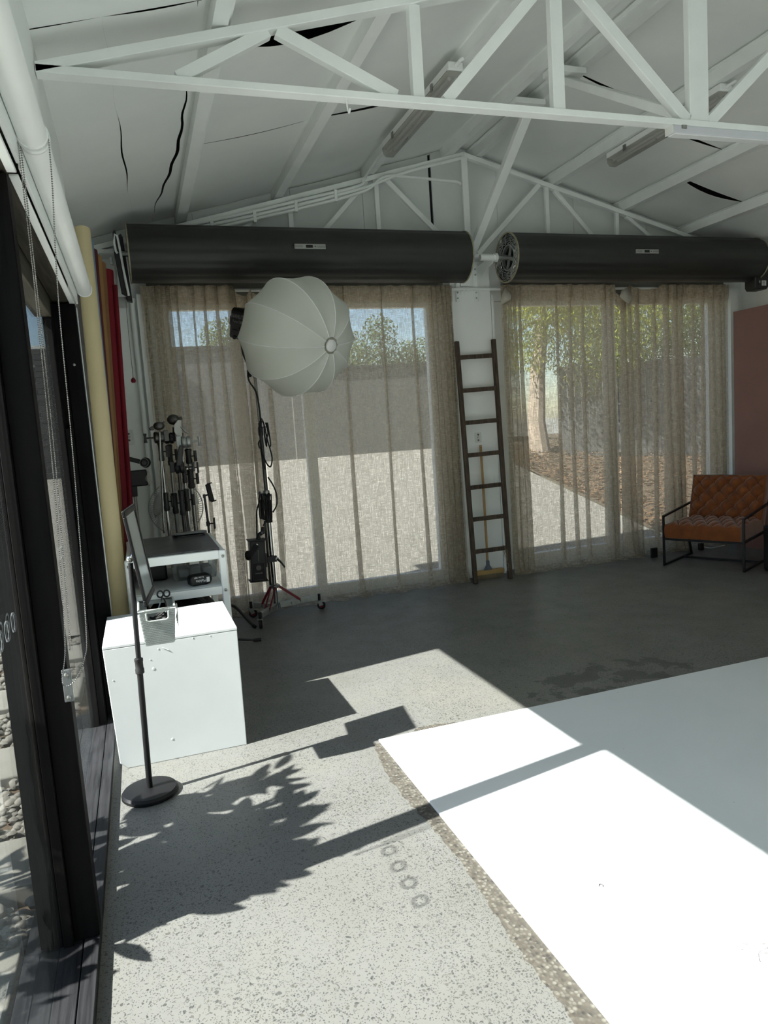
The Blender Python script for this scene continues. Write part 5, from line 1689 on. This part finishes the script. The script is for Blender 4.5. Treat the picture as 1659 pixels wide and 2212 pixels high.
BT = thing('tool_battery', 'black cordless tool battery on the table shelf', 'battery', mat=TM @ Matrix.Translation((0.125, -0.31, 0.628)) @ Matrix.Rotation(0.20, 4, 'Z'))
MB().prism([(-0.062, 0.0), (0.055, 0.0), (0.068, 0.018), (0.066, 0.045), (0.052, 0.060), (-0.050, 0.058), (-0.066, 0.042)], -0.04, 0.04, Matrix(((1, 0, 0, 0), (0, 0, 1, 0), (0, 1, 0, 0.004), (0, 0, 0, 1)))).build('battery_case', MAT['black_plastic'], BT, local=True, bevel=0.006)
MB().box(-0.045, 0.04, -0.03, 0.03, 0.0, 0.006).build('terminal_slide', MAT['black_metal'], BT, local=True)
MB().box(0.034, 0.052, -0.0415, -0.0405, 0.016, 0.046).build('label_patch', MAT['white_print'], BT, local=True)
BTM = TM @ Matrix.Translation((0.125, -0.31, 0.628)) @ Matrix.Rotation(0.20, 4, 'Z')
text_obj('lettering', 'Makita', 0.024, BTM @ Matrix.Translation((0.0, -0.0413, 0.028)) @ Matrix.Rotation(PI / 2, 4, 'X') @ Matrix.Rotation(PI, 4, 'Z'), MAT['white_print'], BT)
text_obj('lettering', 'Li-ion 18V', 0.014, BTM @ Matrix.Translation((-0.012, -0.0413, 0.050)) @ Matrix.Rotation(PI / 2, 4, 'X') @ Matrix.Rotation(PI, 4, 'Z'), MAT['white_print'], BT)
LB = thing('equipment_bag', 'black equipment bag on the lowest table shelf', 'bag', mat=TM @ Matrix.Translation((0.02, -0.05, 0.1685)))
MB().grid(lambda u, v: Vector((0.24 * math.cos(2 * PI * u) * math.sin(PI * v) ** 0.35 * 0.98, 0.33 * math.sin(2 * PI * u) * math.sin(PI * v) ** 0.35, 0.0005 + 0.36 * v + 0.012 * math.sin(u * 40) * v)), 40, 14).build('bag_body', MAT['rubber'], LB, local=True, smooth=80)
for s in (-0.06, 0.06):
    MB().tube(catenary([(-0.12, s - 0.2, 0.33), (-0.05, s - 0.2, 0.39), (0.06, s - 0.2, 0.395), (0.14, s - 0.2, 0.32)]), 0.007, 8).build('bag_strap', MAT['dark_grip'], LB, local=True)
TBT = thing('tablet', 'closed grey tablet lying at the back edge of the table', 'tablet', mat=TM @ Matrix.Translation((0.135, 0.345, 0.8525)) @ Matrix.Rotation(0.12, 4, 'Z'))
MB().box(-0.115, 0.105, -0.07, 0.065, 0.003, 0.016, Matrix.Rotation(math.radians(-4), 4, 'X') @ Matrix.Translation((0, 0, 0.006))).build('tablet_body', MAT['tablet_grey'], TBT, local=True, bevel=0.004)
MB().box(-0.10, 0.09, -0.06, 0.055, 0.0, 0.005).build('tablet_sleeve', MAT['shelf_grey'], TBT, local=True, bevel=0.002)

# ================================================================ sign stand with basket
bx_, by_ = -0.095, 3.149
SS = thing('sign_stand', 'black pole sign stand with a round base and snap-frame sign', 'sign stand', (bx_, by_, 0))
MB().lathe([(0.112, 0.001), (0.118, 0.006), (0.118, 0.016), (0.110, 0.026), (0.085, 0.030), (0.02, 0.031)], 48, Matrix.Translation((bx_, by_, 0))).build('base', MAT['black_satin'], SS)
MB().tube([(bx_, by_, 0.03), (bx_ + 0.012, by_, 0.57)], 0.0125, 16).build('lower_pole', MAT['black_satin'], SS)
MB().lathe([(0.014, 0), (0.0185, 0.004), (0.0185, 0.022), (0.0165, 0.026), (0.0165, 0.052), (0.018, 0.055), (0.018, 0.066), (0.012, 0.07)], 20, Matrix.Translation((bx_ + 0.012, by_, 0.535))).build('height_clamp', MAT['black_plastic'], SS)
MB().tube([(bx_ + 0.012, by_, 0.58), (bx_ + 0.022, by_, 1.01)], 0.0105, 16).build('upper_pole', MAT['black_satin'], SS)
MB().ball((bx_ + 0.022, by_, 1.028), 0.015, 14, 10).tube([(bx_ + 0.022, by_, 1.03), (bx_ + 0.040, by_, 1.05)], 0.006, 8).build('ball_joint', MAT['chrome'], SS)
# frame: near edge -> far edge along e, up along g
TLp, TRp = Vector((-0.075, 3.03, 1.240)), Vector((-0.036, 3.335, 1.243))
BLp = Vector((-0.030, 3.005, 0.848))
e_ = (TRp - TLp)
g_ = (TLp - BLp)
ew, gh = e_.length, g_.length
e_.normalize()
g_ = (g_ - e_ * g_.dot(e_)).normalized()
n_ = g_.cross(e_).normalized()
if n_.x < 0:
    n_ = -n_
SM = Matrix(((e_.x, g_.x, n_.x, BLp.x), (e_.y, g_.y, n_.y, BLp.y), (e_.z, g_.z, n_.z, BLp.z), (0, 0, 0, 1)))
fr_ = [('frame_rail', 0, ew, 0, 0.026), ('frame_rail', 0, ew, gh - 0.026, gh), ('frame_rail', 0, 0.026, 0.026, gh - 0.026), ('frame_rail', ew - 0.026, ew, 0.026, gh - 0.026)]
for nm, a, c, d, f in fr_:
    MB().box(a, c, d, f, -0.006, 0.006, SM).build(nm, MAT['black_satin'], SS, bevel=0.003)
MB().box(0.02, ew - 0.02, 0.02, gh - 0.02, -0.004, -0.001, SM).build('back_board', MAT['black_plastic'], SS)
MB().box(0.022, ew - 0.022, 0.022, gh - 0.022, -0.0005, 0.0005, SM).build('poster', MAT['pale_board'], SS)
MB().box(0.022, ew - 0.022, 0.022, gh - 0.022, 0.0015, 0.0022, SM).build('cover_sheet', MAT['clear_plastic'], SS)
BK = thing('wire_basket', 'small grey woven-look plastic basket hung on the sign pole', 'basket', (0.0, 3.06, 0.69))
bx0, bx1, by0, by1, bz0, bz1 = -0.059, 0.080, 2.985, 3.165, 0.690, 0.838
kx, ky = 0.014, 0.018
def bwall(f, n, nm, slot=False):
    b = MB()
    NU, NV = 26, 20
    for i in range(NU):
        for j in range(NV):
            u, v = (i + 0.5) / NU, (j + 0.5) / NV
            if slot and 0.70 < v < 0.92 and 0.18 < u < 0.82:
                continue
            s = 0.84
            pf = [f(u + a * 0.5 / NU, v + c * 0.5 / NV) - n * 0.0006 for a, c in ((-1, -1), (1, -1), (1, 1), (-1, 1))]
            b.add(pf + [q - n * 0.001 for q in pf], [(0, 1, 2, 3), (7, 6, 5, 4)])
            p = [f(u + a * s * 0.5 / NU, v + c * s * 0.5 / NV) for a, c in ((-1, -1), (1, -1), (1, 1), (-1, 1))]
            off = n * (0.0022 if (i + j) % 2 else 0.0010)
            b.add([q + off for q in p] + [q - n * 0.001 for q in p], [(0, 1, 2, 3), (7, 6, 5, 4), (0, 4, 5, 1), (1, 5, 6, 2), (2, 6, 7, 3), (3, 7, 4, 0)])
    b.build(nm, MAT['basket_grey'], BK, smooth=0)
L = lambda a, c, t: a + (c - a) * t
bwall(lambda u, v: Vector((L(bx0 + kx, bx1 - kx, u) + (u - 0.5) * 2 * kx * v, by0 + ky * (1 - v), L(bz0, bz1, v))), Vector((0, -1, 0)), 'front_wall', True)
bwall(lambda u, v: Vector((L(bx0 + kx, bx1 - kx, u) + (u - 0.5) * 2 * kx * v, by1 - ky * (1 - v), L(bz0, bz1, v))), Vector((0, 1, 0)), 'back_wall', True)
bwall(lambda u, v: Vector((bx1 - kx * (1 - v), L(by0 + ky, by1 - ky, u) + (u - 0.5) * 2 * ky * v, L(bz0, bz1, v))), Vector((1, 0, 0)), 'side_wall')
bwall(lambda u, v: Vector((bx0 + kx * (1 - v), L(by0 + ky, by1 - ky, u) + (u - 0.5) * 2 * ky * v, L(bz0, bz1, v))), Vector((-1, 0, 0)), 'side_wall')
MB().box(bx0 + kx, bx1 - kx, by0 + ky, by1 - ky, bz0 - 0.002, bz0 + 0.002).build('bottom', MAT['basket_grey'], BK)
MB().tube([(bx0, by0, bz1), (bx1, by0, bz1), (bx1, by1, bz1), (bx0, by1, bz1)], 0.006, 8, closed=True).build('rim', MAT['basket_grey'], BK)
for yq in (by0 - 0.001, by1 + 0.001):
    MB().tube([(bx0 + 0.026, yq, bz1 - 0.012), (bx0 + 0.028, yq, bz1 - 0.040), (bx0 + 0.036, yq, bz1 - 0.046), (bx1 - 0.036, yq, bz1 - 0.046), (bx1 - 0.028, yq, bz1 - 0.040), (bx1 - 0.026, yq, bz1 - 0.012)], 0.0035, 6).build('grip_edge', MAT['basket_grey'], BK)
CBK = thing('coiled_cables', 'tangled black cables inside the small grey basket', 'cable', (0.0, 3.08, 0.70))
rn = random.Random(31)
for k in range(7):
    pts = []
    for j in range(9):
        a = j * 1.1 + k
        pts.append((0.0 + 0.045 * math.cos(a) * rn.uniform(0.5, 1), 3.085 + 0.05 * math.sin(a) * rn.uniform(0.5, 1), 0.705 + 0.012 * k + rn.uniform(-0.004, 0.016)))
    MB().tube(catenary(pts, 5), 0.0045, 6).build('loop', MAT['rubber'], CBK)
MB().tube(catenary([(0.030, 3.04, 0.78), (0.034, 3.03, 0.82), (0.030, 3.03, 0.855), (0.024, 3.03, 0.87)], 6), 0.003, 6).build('loose_end', MAT['rubber'], CBK)
CBK.location.x += 0.016
SCI = thing('scissors', 'dark scissors standing handle-up in the grey basket', 'scissors', (0.05, 3.10, 0.72))
MB().bar((0.03, 3.11, 0.802), (0.052, 3.12, 0.848), 0.008, 0.003).build('blade', MAT['steel'], SCI)
for d in (-0.012, 0.014):
    MB().tube([Vector((0.055 + d + 0.012 * math.cos(a * PI / 6), 3.125, 0.858 + 0.014 * math.sin(a * PI / 6))) for a in range(12)], 0.0035, 6, closed=True).build('finger_ring', MAT['black_plastic'], SCI)
SCI.location.x -= 0.012
SCI.location.z += 0.010
PEN = thing('cable_ties', 'bunch of thin ties hooked on the outside of the grey basket', 'ties', (0.083, 3.06, 0.74))
for k in range(4):
    MB().tube([(0.090, 3.05 + 0.006 * k, 0.835), (0.091, 3.05 + 0.006 * k, 0.80), (0.088 - 0.002 * k, 3.04 + 0.008 * k, 0.745 + 0.008 * k)], 0.0016, 5).build('tie', MAT['twig' if k % 2 else 'white_print'], PEN)

# ================================================================ lounge chair, board, far right
SU, SV = Vector((0.451, -0.8925, 0)), Vector((0.8925, 0.451, 0))
CHM = Matrix(((SU.x, SV.x, 0, 4.672), (SU.y, SV.y, 0, 5.61), (0, 0, 1, 0), (0, 0, 0, 1)))      # local x along the front, y to the back
LC = thing('lounge_chair', 'tan velvet button-tufted lounge chair on a black square tube frame', 'lounge chair', mat=CHM)
CW, CD = 0.72, 0.62
def sq(name, pts, s=0.018):
    b = MB()
    for a, c in zip(pts[:-1], pts[1:]):
        a, c = Vector(a), Vector(c)
        d = (c - a).normalized()
        b.bar(a - d * s / 2, c + d * s / 2, s, s, side=(1, 0, 0) if abs(d.x) < 0.9 else (0, 1, 0))
    return b.build(name, MAT['black_metal'], LC, local=True, smooth=0)
for x in (0.0, CW):
    sq('side_frame', [(x, 0, 0.009), (x, 0, 0.475), (x, 0.70, 0.535), (x, 0.72, 0.535)])
    sq('runner', [(x, 0, 0.009), (x, 0.66, 0.009)])
    sq('rear_leg', [(x, 0.66, 0.009), (x, 0.56, 0.28), (x, 0.0, 0.265)])
sq('cross_bar', [(0, 0.0, 0.258), (CW, 0.0, 0.258)])
sq('cross_bar', [(0, 0.45, 0.009), (CW, 0.45, 0.009)])
sq('cross_bar', [(0, 0.72, 0.535), (CW, 0.72, 0.535)])
def tuft(u, v, nu, nv, w_, h_, deep, bulge):
    # quilted relief: buttons on a staggered lattice
    X, Y = u * nu, v * nv
    best = 9
    for j in range(-1, nv + 2):
        for i in range(-1, nu + 2):
            bx = i + (0.5 if j % 2 else 0.0)
            d = math.hypot((X - bx), (Y - j) * 0.9)
            best = min(best, d)
    crease = min(abs(((X + Y / 1.0 * 0.5) % 1.0) - 0.5), abs(((X - Y * 0.5) % 1.0) - 0.5))
    edge = min(1, min(u, 1 - u) * 14, min(v, 1 - v) * 9)
    pil = (abs(math.sin(PI * (X - 0.5 * Y))) * abs(math.sin(PI * (X + 0.5 * Y)))) ** 0.45
    return edge ** 0.5 * (bulge * pil - deep * math.exp(-(best / 0.12) ** 2))
def cushion(name, O, ex, ey, w_, h_, th, nu, nv):
    ex, ey = Vector(ex).normalized(), Vector(ey).normalized()
    nn = ex.cross(ey).normalized()
    O = Vector(O)
    b = MB()
    NU, NV = 84, 64
    def front(u, v):
        return O + ex * (w_ * u) + ey * (h_ * v) + nn * (th * 0.55 + tuft(u, v, nu, nv, w_, h_, 0.012, 0.048) - 0.014)
    b.grid(front, NU, NV)
    def edge(t):
        t = t % 1.0
        if t < 0.25: return (t * 4, 0)
        if t < 0.5: return (1, (t - 0.25) * 4)
        if t < 0.75: return (1 - (t - 0.5) * 4, 1)
        return (0, 1 - (t - 0.75) * 4)
    def rim(u, v):
        a, c = edge(u)
        f_ = O + ex * (w_ * a) + ey * (h_ * c)
        bul = 0.012 * math.sin(PI * v)
        o2 = (ex * (a - 0.5) * 2 + ey * (c - 0.5) * 2)
        return f_ + nn * (th * 0.55 * (1 - v) - th * 0.45 * v) + o2 * bul * 0.5 + o2.normalized() * 0.003 * math.sin(u * 120 * PI) * math.sin(PI * v)
    b.grid(rim, 120, 6)
    b.add([O - nn * th * 0.45, O + ex * w_ - nn * th * 0.45, O + ex * w_ + ey * h_ - nn * th * 0.45, O + ey * h_ - nn * th * 0.45], [(3, 2, 1, 0)])
    c = b.build(name, MAT['velvet'], LC, local=True, smooth=70)
    for j in range(1, nv):
        for i in range(0, nu + 1):
            bx = i + (0.5 if j % 2 else 0.0)
            if 0.2 < bx < nu - 0.2:
                p = O + ex * (w_ * bx / nu) + ey * (h_ * j / nv) + nn * (th * 0.55 - 0.012)
                MB().ball(p, 0.009, 8, 5).build('button', MAT['velvet'], c, local=True)
    return c
cushion('seat_cushion', (0.022, -0.02, 0.33), (1, 0, 0), (0, 1, 0.0), CW - 0.044, 0.60, 0.125, 5, 4)
cushion('back_cushion', (0.02, 0.60, 0.345), (1, 0, 0), (0, 0.33, 0.94), CW - 0.04, 0.47, 0.11, 5, 6)
PK = thing('backdrop_board', 'tall dusty pink painted board standing on its edge at the right', 'board', (5.95, 5.1, 0))
MB().box(5.90, 5.935, 3.6, 5.975, 0.0, 2.425).build('panel', MAT['pink_board'], PK, bevel=0.004)
for y in (4.2, 5.4):
    MB().prism([(5.9355, 0.0), (6.2, 0.0), (5.9355, 0.9)], y, y + 0.03, XZ).build('foot', MAT['handle_wood'], PK)
SP = thing('speaker_case', 'black rounded case at the far right edge beside the lounge chair', 'case', (5.24, 4.78, 0))
MB().box(5.135, 5.40, 4.62, 4.90, 0.006, 0.42).build('case_body', MAT['black_plastic'], SP, bevel=0.03, seg=4)
MB().tube([(5.20, 4.76, 0.42), (5.20, 4.76, 0.46), (5.33, 4.76, 0.46), (5.33, 4.76, 0.42)], 0.010, 8).build('handle', MAT['black_plastic'], SP)
for x in (5.18, 5.35):
    for y in (4.67, 4.85):
        MB().lathe([(0.015, 0), (0.015, 0.008)], 10, Matrix.Translation((x, y, 0))).build('foot', MAT['rubber'], SP)
AD = thing('power_adapter', 'black power adapter with cable on the floor behind the chair', 'adapter', (5.50, 6.02, 0))
MB().box(5.45, 5.50, 5.99, 6.03, 0.0, 0.07).build('adapter_body', MAT['black_plastic'], AD, bevel=0.006)
MB().tube(catenary([(5.50, 6.0, 0.03), (5.57, 5.98, 0.012), (5.68, 6.0, 0.008), (5.80, 6.02, 0.008)]), 0.005, 6).build('adapter_cable', MAT['outlet_white'], AD)

# ================================================================ lights, conduits and fittings overhead
def batten(label, x, ya, yb, z):
    T = thing('fluorescent_light', label, 'ceiling light', (x, (ya + yb) / 2, z), group='fluorescent battens')
    MB().box(x - 0.050, x + 0.050, ya, yb, z - 0.02, z + 0.03).build('base_tray', MAT['white_paint'], T, bevel=0.008)
    pr = [(-0.058, -0.018), (-0.052, -0.06), (-0.030, -0.085), (0.030, -0.085), (0.052, -0.06), (0.058, -0.018)]
    M = Matrix(((1, 0, 0, x), (0, 0, 1, 0), (0, 1, 0, z), (0, 0, 0, 1)))
    b = MB().prism(pr, ya + 0.01, yb - 0.01, M)
    b.build('diffuser', MAT['diffuser_plastic'], T, bevel=0.008)
    for dx in (-0.022, 0.022):
        MB().tube([(x + dx, ya + 0.06, z - 0.045), (x + dx, yb - 0.06, z - 0.045)], 0.012, 10).build('lamp_tube', MAT['white_print'], T)
    for y in (ya + 0.25, yb - 0.25):
        for s in (-1, 1):
            MB().box(x + s * 0.058 - 0.004, x + s * 0.058 + 0.004, y - 0.015, y + 0.015, z - 0.04, z + 0.005).build('clip', MAT['steel'], T)
    MB().tube(catenary([(x, ya + 0.005, z + 0.005), (x + 0.005, ya - 0.05, z + 0.010), (x + 0.02, ya - 0.06, z + 0.018)]), 0.011, 8).build('cable_gland', MAT['white_paint'], T)
batten('weatherproof fluorescent batten under the left ceiling slope', 2.045, 4.18, 5.42, 3.618)
batten('weatherproof fluorescent batten under the right ceiling slope', 4.015, 4.10, 5.36, 3.618)
LE = thing('linear_light', 'slim white linear lamp fixed under the near truss at right', 'ceiling light', (3.4, 3.30, 2.96))
MB().box(2.845, 4.05, 3.272, 3.33, 2.940, 2.9785).build('housing', MAT['led_body'], LE, bevel=0.003)
MB().box(2.86, 4.035, 3.277, 3.325, 2.934, 2.9405).build('lens', MAT['white_print'], LE, bevel=0.001)
MB().box(2.842, 2.846, 3.27, 3.332, 2.937, 2.9785).build('end_cap', MAT['outlet_white'], LE)
for x in (2.90, 3.9):
    MB().box(x, x + 0.03, 3.266, 3.336, 2.962, 2.9788).build('bracket', MAT['steel'], LE)
HK = MB().tube(catenary([(1.06, 3.30, 2.980), (1.06, 3.30, 2.95), (1.062, 3.292, 2.925), (1.062, 3.278, 2.918), (1.062, 3.268, 2.932)]), 0.004, 8).build('ceiling_hook', MAT['white_steel'])
tag(HK, 'small white hook screwed under the near truss', 'hook')
CO = thing('cable_conduits', 'white conduits clipped along the back truss up to the ridge', 'conduit', (1.5, 6.11, 3.4))
for i, off in enumerate((0.0, 0.034, 0.066)):
    pts = [(0.10 + 0.25 * i, 6.105 - 0.006 * i, 3.10 + 0.05 * i - off * 0.5), (0.55, 6.105, 3.245 - 0.052 - off), (1.10, 6.10, 3.36 - off * 0.9 - 0.045), (1.55, 6.10, 3.47 - off - 0.04), (2.05, 6.10, 3.61 - off * 0.9 - 0.045)]
    if i == 0:
        pts[-1] = (2.0, 6.10, 3.545)
        pts += [(2.055, 6.08, 3.60), (2.06, 5.9, 3.625), (2.052, 5.65, 3.63), (2.046, 5.43, 3.62)]
    elif i == 1:
        pts += [(2.45, 6.10, 3.68), (2.90, 6.10, 3.80), (3.0, 6.10, 3.83)]
    else:
        pts += [(2.25, 6.10, 3.635), (2.5, 6.10, 3.64), (2.80, 6.10, 3.625), (2.92, 6.10, 3.62), (2.97, 6.10, 3.60)]
    MB().tube(catenary(pts, 8), 0.0125, 8).build('conduit', MAT['white_steel'], CO)
for x in (0.75, 1.10, 1.45, 1.80):
    zc = rafter(x) - 0.075
    MB().box(x - 0.014, x + 0.014, 6.082, 6.13, zc - 0.075, zc + 0.02).build('saddle_clip', MAT['white_steel'], CO, bevel=0.003)
# bits on the floor
HR = thing('dry_twigs', 'few thin dry stems lying on the white floor at lower right', 'twig', (1.47, 1.43, 0.012))
for pts in ([(1.425, 1.44, 0.0135), (1.45, 1.432, 0.017), (1.49, 1.415, 0.016), (1.55, 1.39, 0.014)], [(1.435, 1.385, 0.0135), (1.450, 1.405, 0.017), (1.475, 1.412, 0.018), (1.53, 1.41, 0.014)], [(1.445, 1.455, 0.0135), (1.47, 1.440, 0.016), (1.50, 1.43, 0.014)], [(1.47, 1.405, 0.014), (1.49, 1.395, 0.015), (1.54, 1.38, 0.0135)]):
    MB().tube(catenary(pts), 0.0007, 4).build('stem', MAT['twig'], HR)
dl = MB().tube(catenary([(1.24, 1.825, 0.0135), (1.248, 1.832, 0.014), (1.254, 1.826, 0.014), (1.25, 1.818, 0.0135)]), 0.0012, 5).build('wire_scrap', MAT['twig'])
tag(dl, 'tiny curl of dark wire on the white floor', 'wire')
